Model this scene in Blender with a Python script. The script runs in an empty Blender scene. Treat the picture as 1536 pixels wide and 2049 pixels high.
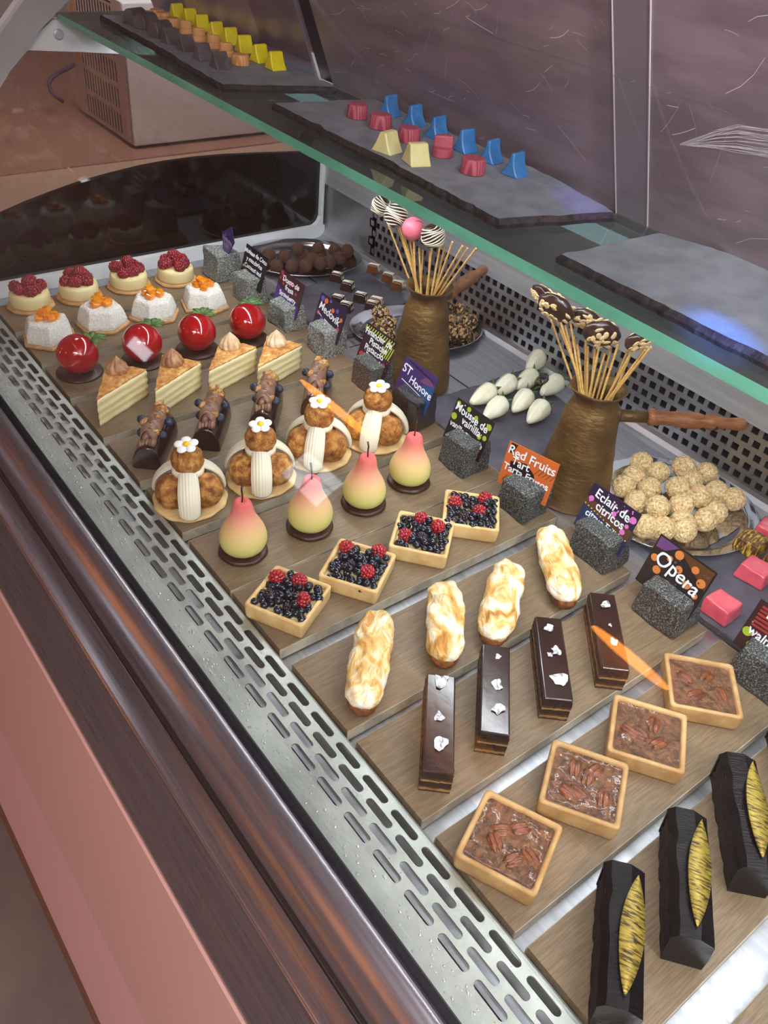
import bpy, bmesh, math, random
from mathutils import Vector, Matrix, Euler, noise
random.seed(7)
C = bpy.context.scene.collection
PI = math.pi
DECK = 0.90                     # height of the display boards above the shop floor
CAMH = 0.74                     # camera height above the boards
F = 1691.0                      # focal length in pixels of the 1536 x 2049 frame
# camera calibration from the two horizontal vanishing points (rows: world X,Y,Z in camera right/down/forward)
R3 = ((0.79206819, -0.32748973, 0.51514897), (-0.60382007, -0.54421052, 0.5824399), (0.0896064, -0.7723894, -0.62879671))
def at(px, py, z=0.0, x=None):
    """point of the scene seen at a pixel of the photograph on the level z (or on the upright plane x)"""
    c = (px - 768, py - 1024.5, F)
    d = [sum(R3[i][k] * c[k] for k in range(3)) for i in range(3)]
    t = (z - CAMH) / d[2] if x is None else x / d[0]
    return Vector((d[0] * t, d[1] * t, CAMH + d[2] * t))

# ------------------------------------------------------------------ materials
def lin(c):
    o = []
    for v in c[:3]:
        v = v / 255.0
        o.append(v / 12.92 if v <= 0.04045 else ((v + 0.055) / 1.055) ** 2.4)
    return (o[0], o[1], o[2], 1.0)
MATS = {}
def setin(b, k, v):
    if k in b.inputs: b.inputs[k].default_value = v
def newmat(name):
    m = bpy.data.materials.new(name); m.use_nodes = True
    nt = m.node_tree; nt.nodes.clear()
    out = nt.nodes.new('ShaderNodeOutputMaterial')
    MATS[name] = m
    return m, nt, out
def coords(nt, stretch, rnd=True, gen='Object'):
    tc = nt.nodes.new('ShaderNodeTexCoord'); mp = nt.nodes.new('ShaderNodeMapping')
    mp.inputs['Scale'].default_value = stretch
    if rnd:
        oi = nt.nodes.new('ShaderNodeObjectInfo'); mu = nt.nodes.new('ShaderNodeMath'); mu.operation = 'MULTIPLY'; mu.inputs[1].default_value = 3.7
        va = nt.nodes.new('ShaderNodeVectorMath'); va.operation = 'ADD'
        nt.links.new(oi.outputs['Random'], mu.inputs[0]); nt.links.new(tc.outputs[gen], va.inputs[0]); nt.links.new(mu.outputs[0], va.inputs[1])
        nt.links.new(va.outputs[0], mp.inputs['Vector'])
    else: nt.links.new(tc.outputs[gen], mp.inputs['Vector'])
    return mp
def ramp(nt, src, stops, interp='LINEAR'):
    r = nt.nodes.new('ShaderNodeValToRGB'); r.color_ramp.interpolation = interp
    el = r.color_ramp.elements
    while len(el) < len(stops): el.new(0.5)
    for e, (p, c) in zip(el, stops): e.position = p; e.color = lin(c)
    nt.links.new(src, r.inputs['Fac'])
    return r
def tex(nt, mp, kind, scale, detail=5, rough=.55, dist=0):
    if kind == 'voronoi':
        t = nt.nodes.new('ShaderNodeTexVoronoi'); t.inputs['Scale'].default_value = scale; nt.links.new(mp.outputs[0], t.inputs['Vector']); return t.outputs['Distance']
    if kind == 'cells':
        t = nt.nodes.new('ShaderNodeTexVoronoi'); t.inputs['Scale'].default_value = scale; nt.links.new(mp.outputs[0], t.inputs['Vector'])
        s = nt.nodes.new('ShaderNodeSeparateColor'); nt.links.new(t.outputs['Color'], s.inputs[0]); return s.outputs[0]
    if kind == 'wave':
        t = nt.nodes.new('ShaderNodeTexWave'); t.inputs['Scale'].default_value = scale; t.inputs['Distortion'].default_value = dist; t.inputs['Detail'].default_value = 3; nt.links.new(mp.outputs[0], t.inputs['Vector']); return t.outputs['Fac']
    t = nt.nodes.new('ShaderNodeTexNoise'); t.inputs['Scale'].default_value = scale; t.inputs['Detail'].default_value = detail; t.inputs['Roughness'].default_value = rough; t.inputs['Distortion'].default_value = dist
    nt.links.new(mp.outputs[0], t.inputs['Vector']); return t.outputs['Fac']
def M(name, c1, c2=None, scale=60, rough=.5, metal=0, bump=0, bscale=None, bkind='noise', coat=0, sss=0, stretch=(1, 1, 1), stops=None, kind='noise', lo=.38, hi=.62, spec=.5, rnd=True, detail=5, aniso=0, bstretch=None, alpha=1, bdist=0, dist=0, transm=0, zr=None, interp='LINEAR', rough2=None, croughness=.08):
    if name in MATS: return MATS[name]
    m, nt, out = newmat(name)
    b = nt.nodes.new('ShaderNodeBsdfPrincipled'); nt.links.new(b.outputs[0], out.inputs[0])
    setin(b, 'Roughness', rough); setin(b, 'Metallic', metal); setin(b, 'Coat Weight', coat); setin(b, 'Coat Roughness', croughness); setin(b, 'Specular IOR Level', spec)
    setin(b, 'Base Color', lin(c1)); setin(b, 'Alpha', alpha); setin(b, 'Transmission Weight', transm)
    if sss: setin(b, 'Subsurface Weight', sss); setin(b, 'Subsurface Radius', (.006, .003, .002)); setin(b, 'Subsurface Scale', 1.0)
    if zr:      # colour changes with height on the thing itself
        tc = nt.nodes.new('ShaderNodeTexCoord'); sx = nt.nodes.new('ShaderNodeSeparateXYZ'); nt.links.new(tc.outputs['Object'], sx.inputs[0])
        mr = nt.nodes.new('ShaderNodeMapRange'); mr.inputs['From Min'].default_value = zr[0]; mr.inputs['From Max'].default_value = zr[1]
        nz = tex(nt, coords(nt, stretch, rnd), 'noise', scale, 3)
        ma = nt.nodes.new('ShaderNodeMath'); ma.operation = 'MULTIPLY_ADD'; ma.inputs[1].default_value = zr[2]
        nt.links.new(nz, ma.inputs[0]); nt.links.new(sx.outputs[2], ma.inputs[2]); nt.links.new(ma.outputs[0], mr.inputs['Value'])
        r = ramp(nt, mr.outputs[0], stops, interp); nt.links.new(r.outputs[0], b.inputs['Base Color'])
    elif c2 is not None or stops:
        mp = coords(nt, stretch, rnd); t = tex(nt, mp, kind, scale, detail, dist=dist)
        r = ramp(nt, t, stops or [(lo, c1), (hi, c2)], interp); nt.links.new(r.outputs[0], b.inputs['Base Color'])
    if rough2 is not None:
        mp = coords(nt, stretch, rnd); t = tex(nt, mp, 'noise', scale * .7, 4)
        mr = nt.nodes.new('ShaderNodeMapRange'); mr.inputs['From Min'].default_value = .35; mr.inputs['From Max'].default_value = .65
        mr.inputs['To Min'].default_value = rough; mr.inputs['To Max'].default_value = rough2
        nt.links.new(t, mr.inputs['Value']); nt.links.new(mr.outputs[0], b.inputs['Roughness'])
    if bump:
        mp = coords(nt, bstretch or stretch, rnd); t = tex(nt, mp, bkind, bscale or scale, detail, dist=bdist)
        bp = nt.nodes.new('ShaderNodeBump'); bp.inputs['Strength'].default_value = 1.0; bp.inputs['Distance'].default_value = bump
        nt.links.new(t, bp.inputs['Height']); nt.links.new(bp.outputs[0], b.inputs['Normal'])
    return m
def glassmat(name, tint, f0=.05, dirt=.03, dirtcol=(200, 205, 210), rough=.0, scr=0.0, scale=9):
    m, nt, out = newmat(name)
    tr = nt.nodes.new('ShaderNodeBsdfTransparent'); tr.inputs[0].default_value = lin(tint)
    gl = nt.nodes.new('ShaderNodeBsdfGlossy'); gl.inputs['Roughness'].default_value = rough
    df = nt.nodes.new('ShaderNodeBsdfDiffuse'); df.inputs[0].default_value = lin(dirtcol)
    lw = nt.nodes.new('ShaderNodeLayerWeight'); lw.inputs['Blend'].default_value = .5
    pw = nt.nodes.new('ShaderNodeMath'); pw.operation = 'POWER'; pw.inputs[1].default_value = 5
    ma = nt.nodes.new('ShaderNodeMath'); ma.operation = 'MULTIPLY_ADD'; ma.inputs[1].default_value = 1 - f0; ma.inputs[2].default_value = f0
    nt.links.new(lw.outputs['Facing'], pw.inputs[0]); nt.links.new(pw.outputs[0], ma.inputs[0])
    m1 = nt.nodes.new('ShaderNodeMixShader'); nt.links.new(ma.outputs[0], m1.inputs[0]); nt.links.new(tr.outputs[0], m1.inputs[1]); nt.links.new(gl.outputs[0], m1.inputs[2])
    mp = coords(nt, (1, 1, 1), False); t = tex(nt, mp, 'noise', scale, 6, .6)
    mr = nt.nodes.new('ShaderNodeMapRange'); mr.inputs['From Min'].default_value = .4; mr.inputs['From Max'].default_value = .75; mr.inputs['To Min'].default_value = dirt * .4; mr.inputs['To Max'].default_value = dirt * 2
    nt.links.new(t, mr.inputs['Value'])
    m2 = nt.nodes.new('ShaderNodeMixShader'); nt.links.new(mr.outputs[0], m2.inputs[0]); nt.links.new(m1.outputs[0], m2.inputs[1]); nt.links.new(df.outputs[0], m2.inputs[2])
    nt.links.new(m2.outputs[0], out.inputs[0])
    return m
def emit(name, c, s):
    m, nt, out = newmat(name)
    e = nt.nodes.new('ShaderNodeEmission'); e.inputs[0].default_value = lin(c); e.inputs[1].default_value = s
    nt.links.new(e.outputs[0], out.inputs[0]); return m

# ------------------------------------------------------------------ mesh building
class MB:
    def __init__(s): s.v = []; s.f = []; s.m = []
    def add(s, vs, fs, mi=0, mat=None):
        n = len(s.v)
        for p in vs:
            p = Vector(p); s.v.append(mat @ p if mat is not None else p)
        for f in fs: s.f.append(tuple(n + i for i in f)); s.m.append(mi)
        return s
    def box(s, x0, x1, y0, y1, z0, z1, mi=0, mat=None):
        vs = [(x, y, z) for z in (z0, z1) for y in (y0, y1) for x in (x0, x1)]
        return s.add(vs, [(0, 2, 3, 1), (4, 5, 7, 6), (0, 1, 5, 4), (2, 6, 7, 3), (0, 4, 6, 2), (1, 3, 7, 5)], mi, mat)
    def prism(s, pts, z0, z1, mi=0, mat=None, top=1.0, topmi=None):
        n = len(pts); cx = sum(p[0] for p in pts) / n; cy = sum(p[1] for p in pts) / n
        vs = [(p[0], p[1], z0) for p in pts] + [(cx + (p[0] - cx) * top, cy + (p[1] - cy) * top, z1) for p in pts]
        s.add(vs, [tuple(range(n - 1, -1, -1))] + [(i, (i + 1) % n, n + (i + 1) % n, n + i) for i in range(n)], mi, mat)
        s.f.append(tuple(len(s.v) - n + i for i in range(n))); s.m.append(mi if topmi is None else topmi)
        return s
    def lathe(s, prof, seg=32, mi=0, mat=None, fn=None):
        vs = []; fs = []
        for (r, z) in prof:
            for i in range(seg):
                a = 2 * PI * i / seg; rr, zz = (r, z) if fn is None else fn(r, z, a)
                vs.append((rr * math.cos(a), rr * math.sin(a), zz))
        for j in range(len(prof) - 1):
            for i in range(seg):
                k = (i + 1) % seg; fs.append((j * seg + i, j * seg + k, (j + 1) * seg + k, (j + 1) * seg + i))
        fs.append(tuple(range(seg - 1, -1, -1))); fs.append(tuple((len(prof) - 1) * seg + i for i in range(seg)))
        return s.add(vs, fs, mi, mat)
    def ball(s, c, r, seg=16, rings=10, fn=None, mi=0, mat=None, scale=(1, 1, 1)):
        vs = []; fs = []; c = Vector(c)
        for j in range(rings + 1):
            th = PI * j / rings
            for i in range(seg):
                a = 2 * PI * i / seg
                d = Vector((math.sin(th) * math.cos(a), math.sin(th) * math.sin(a), math.cos(th)))
                k = r * (fn(d) if fn else 1)
                vs.append(c + Vector((d.x * k * scale[0], d.y * k * scale[1], d.z * k * scale[2])))
        for j in range(rings):
            for i in range(seg):
                k = (i + 1) % seg
                fs.append((j * seg + i, (j + 1) * seg + i, (j + 1) * seg + k, j * seg + k))
        return s.add(vs, fs, mi, mat)
    def tube(s, path, r, seg=8, mi=0, mat=None, ridge=None):
        vs = []; fs = []; n = len(path); P = [Vector(p) for p in path]
        up = Vector((0, 0, 1))
        for i, p in enumerate(P):
            d = (P[min(i + 1, n - 1)] - P[max(i - 1, 0)]).normalized()
            a = d.cross(up)
            if a.length < 1e-3: a = d.cross(Vector((1, 0, 0)))
            a.normalize(); b = a.cross(d)
            rr = r(i / (n - 1)) if callable(r) else r
            for k in range(seg):
                t = 2 * PI * k / seg; q = rr * (ridge(t) if ridge else 1)
                vs.append(p + a * math.cos(t) * q + b * math.sin(t) * q)
        for i in range(n - 1):
            for k in range(seg):
                l = (k + 1) % seg; fs.append((i * seg + k, i * seg + l, (i + 1) * seg + l, (i + 1) * seg + k))
        fs.append(tuple(range(seg - 1, -1, -1))); fs.append(tuple((n - 1) * seg + k for k in range(seg)))
        return s.add(vs, fs, mi, mat)
    def extr(s, prof, y0, y1, ny=1, mi=0, closed=True, fn=None):
        """profile of (x,z) swept along y"""
        n = len(prof); vs = []
        for j in range(ny + 1):
            y = y0 + (y1 - y0) * j / ny
            for p in prof: vs.append((p[0], y, p[1]) if fn is None else fn(p[0], y, p[1]))
        fs = []
        for j in range(ny):
            for i in range(n if closed else n - 1):
                k = (i + 1) % n; fs.append((j * n + i, (j + 1) * n + i, (j + 1) * n + k, j * n + k))
        if closed: fs.append(tuple(range(n))); fs.append(tuple(ny * n + n - 1 - i for i in range(n)))
        return s.add(vs, fs, mi)
    def warp(s, fn): s.v = [fn(p) for p in s.v]; return s
    def mesh(s, name, mats, smooth=False, weld=False):
        me = bpy.data.meshes.new(name); me.from_pydata([tuple(p) for p in s.v], [], s.f); me.validate()
        for m in (mats if isinstance(mats, (list, tuple)) else [mats]): me.materials.append(m)
        if len(me.polygons) == len(s.m): me.polygons.foreach_set('material_index', s.m)
        bm = bmesh.new(); bm.from_mesh(me)
        if weld or smooth: bmesh.ops.remove_doubles(bm, verts=bm.verts, dist=1e-6)
        bmesh.ops.recalc_face_normals(bm, faces=bm.faces); bm.to_mesh(me); bm.free()
        me.polygons.foreach_set('use_smooth', [smooth] * len(me.polygons)); me.update()
        return me
def obj(name, me, parent=None, loc=(0, 0, 0), rot=(0, 0, 0), scale=(1, 1, 1), bevel=0, seg=2, sub=0, angle=35):
    o = bpy.data.objects.new(name, me); C.objects.link(o)
    o.location = loc; o.rotation_euler = rot; o.scale = scale if not isinstance(scale, (int, float)) else (scale,) * 3
    if parent: o.parent = parent
    if bevel:
        b = o.modifiers.new('bevel', 'BEVEL'); b.width = bevel; b.segments = seg; b.limit_method = 'ANGLE'; b.angle_limit = math.radians(angle)
    if sub:
        b = o.modifiers.new('sub', 'SUBSURF'); b.levels = sub; b.render_levels = sub
    return o
def smooth_angle(me, deg=40):
    me.polygons.foreach_set('use_smooth', [True] * len(me.polygons))
    try:
        bm = bmesh.new(); bm.from_mesh(me)
        for e in bm.edges:
            e.smooth = not (len(e.link_faces) == 2 and e.calc_face_angle(0) > math.radians(deg))
        bm.to_mesh(me); bm.free()
    except Exception: pass
    return me
def tag(o, label=None, cat=None, group=None, kind=None):
    if label: o['label'] = label
    if cat: o['category'] = cat
    if group: o['group'] = group
    if kind: o['kind'] = kind
    return o
def thing(name, label=None, cat=None, group=None, loc=(0, 0, 0), rz=0):
    o = bpy.data.objects.new(name, None); C.objects.link(o); o.empty_display_size = .01
    o.location = loc; o.rotation_euler = (0, 0, rz)
    return tag(o, label, cat, group)
def tree_copy(o, parent=None):
    c = o.copy(); C.objects.link(c); c.parent = parent
    for k in [x for x in C.objects if x.parent == o]: tree_copy(k, c)
    return c
def place(proto, spots, group=None):
    """spots: (x, y, z, rotation, label [, scale]); the first spot moves the prototype itself"""
    res = []
    objs = [proto] + [tree_copy(proto) for _ in spots[1:]]
    for o, sp in zip(objs, spots):
        o.location = (sp[0], sp[1], sp[2]); o.rotation_euler = (o.rotation_euler[0], o.rotation_euler[1], sp[3]); o['label'] = sp[4]
        if len(sp) > 5: o.scale = (sp[5],) * 3
        if group: o['group'] = group
        res.append(o)
    return res
def nz(p, s, seed=0): return noise.noise(Vector((p[0] * s + seed, p[1] * s - seed * 1.7, p[2] * s + seed * .6)))
def rough_fn(amp, s, seed=0):
    def f(p):
        p = Vector(p); return p + Vector((nz(p, s, seed + 11), nz(p, s, seed + 37), nz(p, s, seed + 71))) * amp
    return f
# ------------------------------------------------------------------ palette
m_board = M('laminated_oak', (126, 107, 82), (106, 88, 66), scale=38, stretch=(1, 16, 1), rough=.42, bump=.0002, rnd=True, rough2=.6, detail=7)
m_edge = M('board_edging', (176, 168, 150), (140, 130, 112), scale=30, rough=.6)
m_steel = M('brushed_steel', (206, 208, 212), (192, 194, 200), scale=6, stretch=(1, .6, 20), rough=.45, metal=.75, rough2=.55, rnd=False)
m_steel_x = M('satin_steel', (196, 198, 202), (180, 182, 188), scale=9, stretch=(16, 1, 1), rough=.36, metal=1, rough2=.5, rnd=False)
m_vent = M('wet_steel', (206, 212, 204), (186, 192, 184), scale=14, rough=.42, metal=.9, rough2=.62, bump=.0005, bscale=190, bkind='noise', rnd=False)
m_sill = M('sill_steel', (166, 160, 168), (150, 144, 152), scale=8, stretch=(30, 1, 30), rough=.26, metal=.9, rough2=.32, rnd=False)
m_dark = M('dark_gap', (24, 22, 22), rough=.7)
m_rubber = M('black_rubber', (30, 20, 18), rough=.5)
m_pinkpanel = M('pink_front_panel', (208, 160, 150), rough=.35, coat=.3)
m_pinklight = M('pale_pink_trim', (222, 170, 168), rough=.35, coat=.3)
m_slate = M('slate_top', (134, 139, 148), (114, 119, 128), scale=35, rough=.55, bump=.0006, bscale=50, rough2=.7, detail=8)
m_slate_e = M('slate_edge', (52, 42, 44), (28, 22, 24), scale=120, rough=.7, bump=.002, bscale=150)
m_slate_d = M('dark_slate', (84, 82, 92), (64, 62, 72), scale=24, rough=.35, bump=.0003, bscale=60, rough2=.55, detail=8)
m_biscuit = M('biscuit', (206, 160, 108), (180, 132, 82), scale=90, rough=.75, bump=.0006, bscale=300)
m_shell = M('tart_shell', (220, 190, 134), (200, 164, 106), scale=45, rough=.6, bump=.0004, bscale=260, sss=.1)
m_shell_n = M('baked_tart_shell', (194, 158, 106), (170, 130, 80), scale=45, rough=.6, bump=.0004, bscale=260, sss=.1)
m_cream = M('custard_cream', (232, 218, 168), (222, 206, 150), scale=40, rough=.45, sss=.15, bump=.0001, bscale=200)
m_white = M('piped_cream', (236, 226, 202), rough=.38, sss=.2)
m_coco = M('desiccated_coconut', (240, 238, 230), (214, 210, 200), scale=420, rough=.85, bump=.0016, bscale=420, kind='noise')
m_mango = M('mango_jelly', (240, 160, 16), (226, 120, 6), scale=90, rough=.15, coat=.8, sss=.2)
m_rasp = M('raspberry', (150, 20, 34), (108, 8, 22), scale=120, rough=.35, coat=.4, sss=.15)
m_raspred = M('fresh_raspberry', (172, 28, 40), (128, 10, 22), scale=150, rough=.32, coat=.5, sss=.15)
m_blue = M('blueberry', (16, 17, 28), (36, 42, 64), scale=180, rough=.22, coat=.5, lo=.45, hi=.8)
m_blueb = M('bloomed_blueberry', (26, 30, 44), (52, 60, 84), scale=140, rough=.45)
m_blackb = M('blackberry', (26, 14, 22), (42, 20, 34), scale=200, rough=.2, coat=.6)
m_glaze = M('red_mirror_glaze', (168, 8, 18), (150, 6, 16), scale=30, rough=.12, coat=1, sss=.1, croughness=.04)
m_leaf = M('strawberry_leaf', (84, 122, 58), (52, 88, 38), scale=150, rough=.5)
m_choc = M('dark_chocolate', (58, 34, 26), (44, 25, 19), scale=50, rough=.35, coat=.3)
m_chocdisc = M('chocolate_biscuit', (66, 40, 30), (46, 27, 20), scale=160, rough=.4, bump=.0006, bscale=240)
m_chocglz = M('dark_glaze', (52, 30, 24), (40, 22, 18), scale=40, rough=.22, coat=.45, croughness=.14, bump=.0004, bscale=60)
m_milk = M('milk_chocolate_cream', (134, 102, 84), (116, 84, 66), scale=60, rough=.4)
m_nut = M('caramel_nut', (204, 152, 86), (128, 80, 40), scale=260, rough=.45, bump=.001, bscale=300, coat=.2)
m_choux = M('choux', (186, 124, 52), stops=[(.30, (104, 56, 18)), (.45, (160, 98, 38)), (.58, (196, 138, 66)), (.72, (220, 172, 104))], scale=95, rough=.5, bump=.006, bscale=110, detail=6, bdist=1.5)
m_petal = M('sugar_petal', (246, 246, 242), rough=.35, sss=.15)
m_yolk = M('yellow_centre', (240, 196, 20), rough=.35)
m_pear = M('velvet_pear', (200, 190, 90), zr=(0.0, .082, .008), scale=40, rough=.85, bump=.0003, bscale=700,
           stops=[(0, (202, 198, 120)), (.3, (206, 198, 118)), (.48, (218, 186, 128)), (.70, (226, 160, 130)), (.88, (222, 122, 112)), (1, (214, 96, 96))])
m_stem = M('dark_stem', (46, 22, 18), rough=.5)
m_torch = M('torched_meringue', (226, 178, 96), stops=[(.34, (244, 240, 230)), (.47, (240, 226, 188)), (.56, (226, 188, 118)), (.66, (204, 146, 70)), (.80, (130, 76, 32))], scale=34, rough=.38, sss=.12, bump=.003, bscale=42, bkind='noise', bdist=3.0, detail=3, dist=1.4, stretch=(1, .6, 1))
m_pastry = M('eclair_pastry', (140, 82, 34), (92, 48, 20), scale=130, rough=.6, bump=.002, bscale=160)
m_opera = M('opera_layers', (90, 56, 30), zr=(0, .034, .0012), scale=120, rough=.6, bump=.0005, bscale=300, interp='CONSTANT',
            stops=[(0, (62, 38, 24)), (.10, (138, 104, 62)), (.20, (66, 40, 24)), (.30, (44, 24, 16)), (.50, (150, 116, 72)), (.58, (72, 44, 26)), (.68, (40, 22, 15))])
m_silver = M('silver_leaf', (235, 235, 240), rough=.25, metal=.9, bump=.0015, bscale=300)
m_nutfill = M('pecan_filling', (124, 82, 52), (74, 46, 28), scale=150, rough=.28, coat=.35, bump=.0035, bscale=190, detail=7)
m_pecan = M('pecan', (138, 74, 36), (82, 38, 18), scale=150, rough=.34, coat=.35, bump=.0012, bscale=260)
m_blackch = M('black_chocolate_wrap', (8, 6, 7), (16, 11, 13), scale=60, stretch=(1, 5, 1), rough=.22, coat=0, spec=.22, bump=.0009, bscale=110)
m_crumb = M('chocolate_crumb', (44, 24, 20), (26, 13, 12), scale=300, rough=.8, bump=.002, bscale=330)
m_gold = M('gold_leaf', (176, 150, 50), stops=[(.40, (52, 40, 20)), (.50, (150, 128, 48)), (.7, (184, 160, 70))], scale=90, stretch=(1, 6, 1), rough=.45, metal=.2, rnd=True, detail=7)
m_rock = M('granite', (92, 94, 94), stops=[(.32, (14, 15, 15)), (.5, (50, 53, 52)), (.68, (140, 147, 144))], scale=520, rough=.75, bump=.0012, bscale=200, detail=3)
m_rock_l = M('pale_granite', (140, 144, 140), stops=[(.32, (52, 54, 50)), (.5, (106, 110, 106)), (.68, (176, 182, 176))], scale=420, rough=.8, bump=.0012, bscale=200, detail=3)
m_rock_b = M('polished_black_stone', (20, 22, 24), (36, 38, 40), scale=80, rough=.15, coat=.6, bump=.001, bscale=40)
m_copper = M('hammered_bronze', (118, 90, 50), (94, 70, 38), scale=26, rough=.42, metal=.5, bump=.0022, bscale=75, bstretch=(1, 1, 2.2), rough2=.5)
m_wood = M('turned_wood', (158, 104, 62), (122, 74, 40), scale=45, stretch=(1, 1, 12), rough=.45, bump=.0002)
m_stick = M('bamboo', (222, 182, 112), (200, 156, 86), scale=60, rough=.55)
m_plate = M('steel_platter', (196, 196, 200), rough=.1, metal=1, bump=.0003, bscale=12)
m_cocoa = M('cocoa_dust', (82, 52, 38), (62, 38, 27), scale=140, rough=.95, bump=.0004, bscale=300)
m_whitech = M('white_chocolate', (244, 240, 216), (236, 230, 202), scale=40, rough=.35, sss=.1, bump=.0012, bscale=100, bkind='wave', bdist=1.5, bstretch=(.3, .3, 1.2))
m_almball = M('coconut_flakes', (222, 192, 138), stops=[(.3, (168, 128, 74)), (.5, (218, 186, 130)), (.68, (240, 222, 182))], scale=260, rough=.7, bump=.0022, bscale=240, kind='noise', detail=2)
m_flakes = M('nut_flakes', (214, 178, 110), stops=[(.34, (70, 42, 26)), (.44, (190, 150, 90)), (.7, (226, 198, 138))], scale=150, rough=.5, bump=.003, bscale=170, detail=2)
m_almond = M('almond_flake', (236, 214, 168), (220, 188, 130), scale=200, rough=.5)
m_pinkch = M('pink_glossy_chocolate', (222, 90, 104), (206, 74, 92), scale=60, rough=.15, coat=.5)
m_strawpop = M('pink_icing', (224, 112, 132), rough=.4)
m_caramel = M('caramel_chocolate', (120, 70, 30), (96, 52, 22), scale=50, rough=.2, coat=.5)
m_brush = M('bronze_gold_bonbon', (96, 66, 34), stops=[(.4, (62, 40, 24)), (.52, (120, 84, 34)), (.62, (206, 170, 60))], scale=90, stretch=(1, 4, 1), rough=.3)
m_c_dark = M('dark_candy', (100, 88, 92), (76, 64, 68), scale=50, rough=.42)
m_c_orange = M('orange_candy', (224, 164, 108), (212, 148, 92), scale=50, rough=.45, sss=.1)
m_c_yellow = M('yellow_candy', (232, 214, 30), (222, 200, 16), scale=50, rough=.35, sss=.1)
m_c_blue = M('blue_candy', (62, 128, 190), (50, 110, 172), scale=50, rough=.4)
m_c_pink = M('rose_candy', (178, 84, 100), (160, 66, 84), scale=50, rough=.45)
m_c_cream = M('cream_candy', (226, 218, 160), (214, 204, 142), scale=50, rough=.4, sss=.15)
m_sheet = M('scratched_acrylic', (150, 132, 140), (128, 112, 120), scale=3.2, stretch=(1, 3, 12), rough=.3, rough2=.45, rnd=False, spec=.6, metal=.25, detail=9)
m_sheet2 = M('purple_acrylic', (150, 132, 150), (120, 104, 120), scale=2.5, rough=.25, rnd=False, metal=.25, kind='cells')  # cell tones paint a faceted reflection into the sheet colour
m_edgeline = M('polished_edge', (186, 180, 184), rough=.3)
m_scratch = M('scratch_mark', (226, 218, 224), rough=.4)
m_lapping = M('lapped_acrylic', (134, 122, 132), (122, 110, 120), scale=4, rough=.35, rnd=False, metal=.2)
m_blackglass = M('black_glass', (10, 7, 7), rough=.06, coat=.3)
m_whiteframe = M('white_enamel', (222, 224, 226), rough=.35)
m_post = M('white_post', (186, 184, 186), (172, 170, 172), scale=5, rough=.4)
m_greenedge = M('green_glass_edge', (96, 176, 146), (120, 204, 176), scale=30, stretch=(1, .3, 1), rough=.15, coat=.5, sss=.3, rnd=False)
m_counterpink = M('pink_counter', (158, 122, 106), (146, 110, 96), scale=4, rough=.5, rnd=False)
m_counterbeige = M('beige_counter_front', (170, 150, 130), rough=.5)
m_appl = M('white_appliance', (206, 202, 204), rough=.4)
m_appl2 = M('grille_panel', (176, 152, 146), rough=.45)
m_cable = M('blue_cable', (70, 62, 92), rough=.5)
m_sticker = M('yellow_sticker', (190, 130, 50), rough=.5)
m_wall = M('rose_wall', (166, 152, 150), (158, 144, 142), scale=3, rough=.8, rnd=False)
m_wallp = M('plum_wall', (112, 92, 102), (102, 84, 92), scale=3, rough=.8, rnd=False)
m_ceil = M('ceiling_paint', (204, 194, 192), rough=.9)
m_floor = M('brown_floor', (122, 106, 100), (108, 92, 88), scale=6, rough=.5, rnd=False)
m_kick = M('brown_skirting', (140, 96, 70), rough=.5)
m_tan = M('tan_strip', (186, 140, 108), rough=.5)
m_glass = glassmat('front_glass', (252, 253, 253), f0=.035, dirt=.002)
m_endglass = glassmat('end_glass', (232, 224, 222), f0=.05, dirt=.02, dirtcol=(190, 160, 150))
m_shelfglass = glassmat('shelf_glass', (150, 168, 164), f0=.09, dirt=.13, dirtcol=(150, 150, 152), scale=5)

# ------------------------------------------------------------------ the display case
Y0, Y1 = -0.35, 1.60
def simple(name, mb, mat, label, cat, smooth=False, bevel=0, kind=None, group=None, parent=None):
    o = obj(name, mb.mesh(name, mat, smooth), parent, bevel=bevel)
    return tag(o, label, cat, group, kind)
# one case: deck, sill, vent, back wall, end frame, all its parts
case = thing('display_case', 'long refrigerated pastry display case of steel and glass', 'display case', loc=(0, 0, 0))
simple('deck', MB().box(.30, 1.15, Y0, Y1, -.024, -.018), m_steel_x, None, None, parent=case)
b = MB()
for y in (1.12, .53, -.06): b.box(.86, 1.112, y, y + .0025, -.0182, -.0176)
b.box(.96, .9625, Y0, Y1, -.0182, -.0176)
simple('deck_seam', b, m_dark, None, None, parent=case)
# slotted vent
def hole_cell(mb, cx, cy, w, h, hole, z=0.0, depth=.0016, plane='xy', split=6):
    """rectangular cell round a hole; hole = outline points relative to the centre"""
    n = len(hole); out = []
    for (x, y) in hole:
        k = min(w / 2 / abs(x) if abs(x) > 1e-9 else 1e9, h / 2 / abs(y) if abs(y) > 1e-9 else 1e9); out.append([x * k, y * k])
    for sx in (-1, 1):
        for sy in (-1, 1):
            j = min(range(n), key=lambda i: (out[i][0] - sx * w / 2) ** 2 + (out[i][1] - sy * h / 2) ** 2); out[j] = [sx * w / 2, sy * h / 2]
    P3 = (lambda x, y, zz: (x, y, zz)) if plane == 'xy' else (lambda x, y, zz: (zz, x, y))
    s = -1 if plane == 'xy' else 1
    vs = [P3(cx + o[0], cy + o[1], z) for o in out] + [P3(cx + q[0], cy + q[1], z) for q in hole] + [P3(cx + q[0], cy + q[1], z + s * depth) for q in hole]
    mb.add(vs, [(i, (i + 1) % n, n + (i + 1) % n, n + i) for i in range(n)] + [(n + i, n + (i + 1) % n, 2 * n + (i + 1) % n, 2 * n + i) for i in range(n)])
slot = []
L, Wd = .0145, .0042
for i in range(7): a = PI * i / 6; slot.append((Wd * math.cos(a), L + Wd * math.sin(a)))
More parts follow.
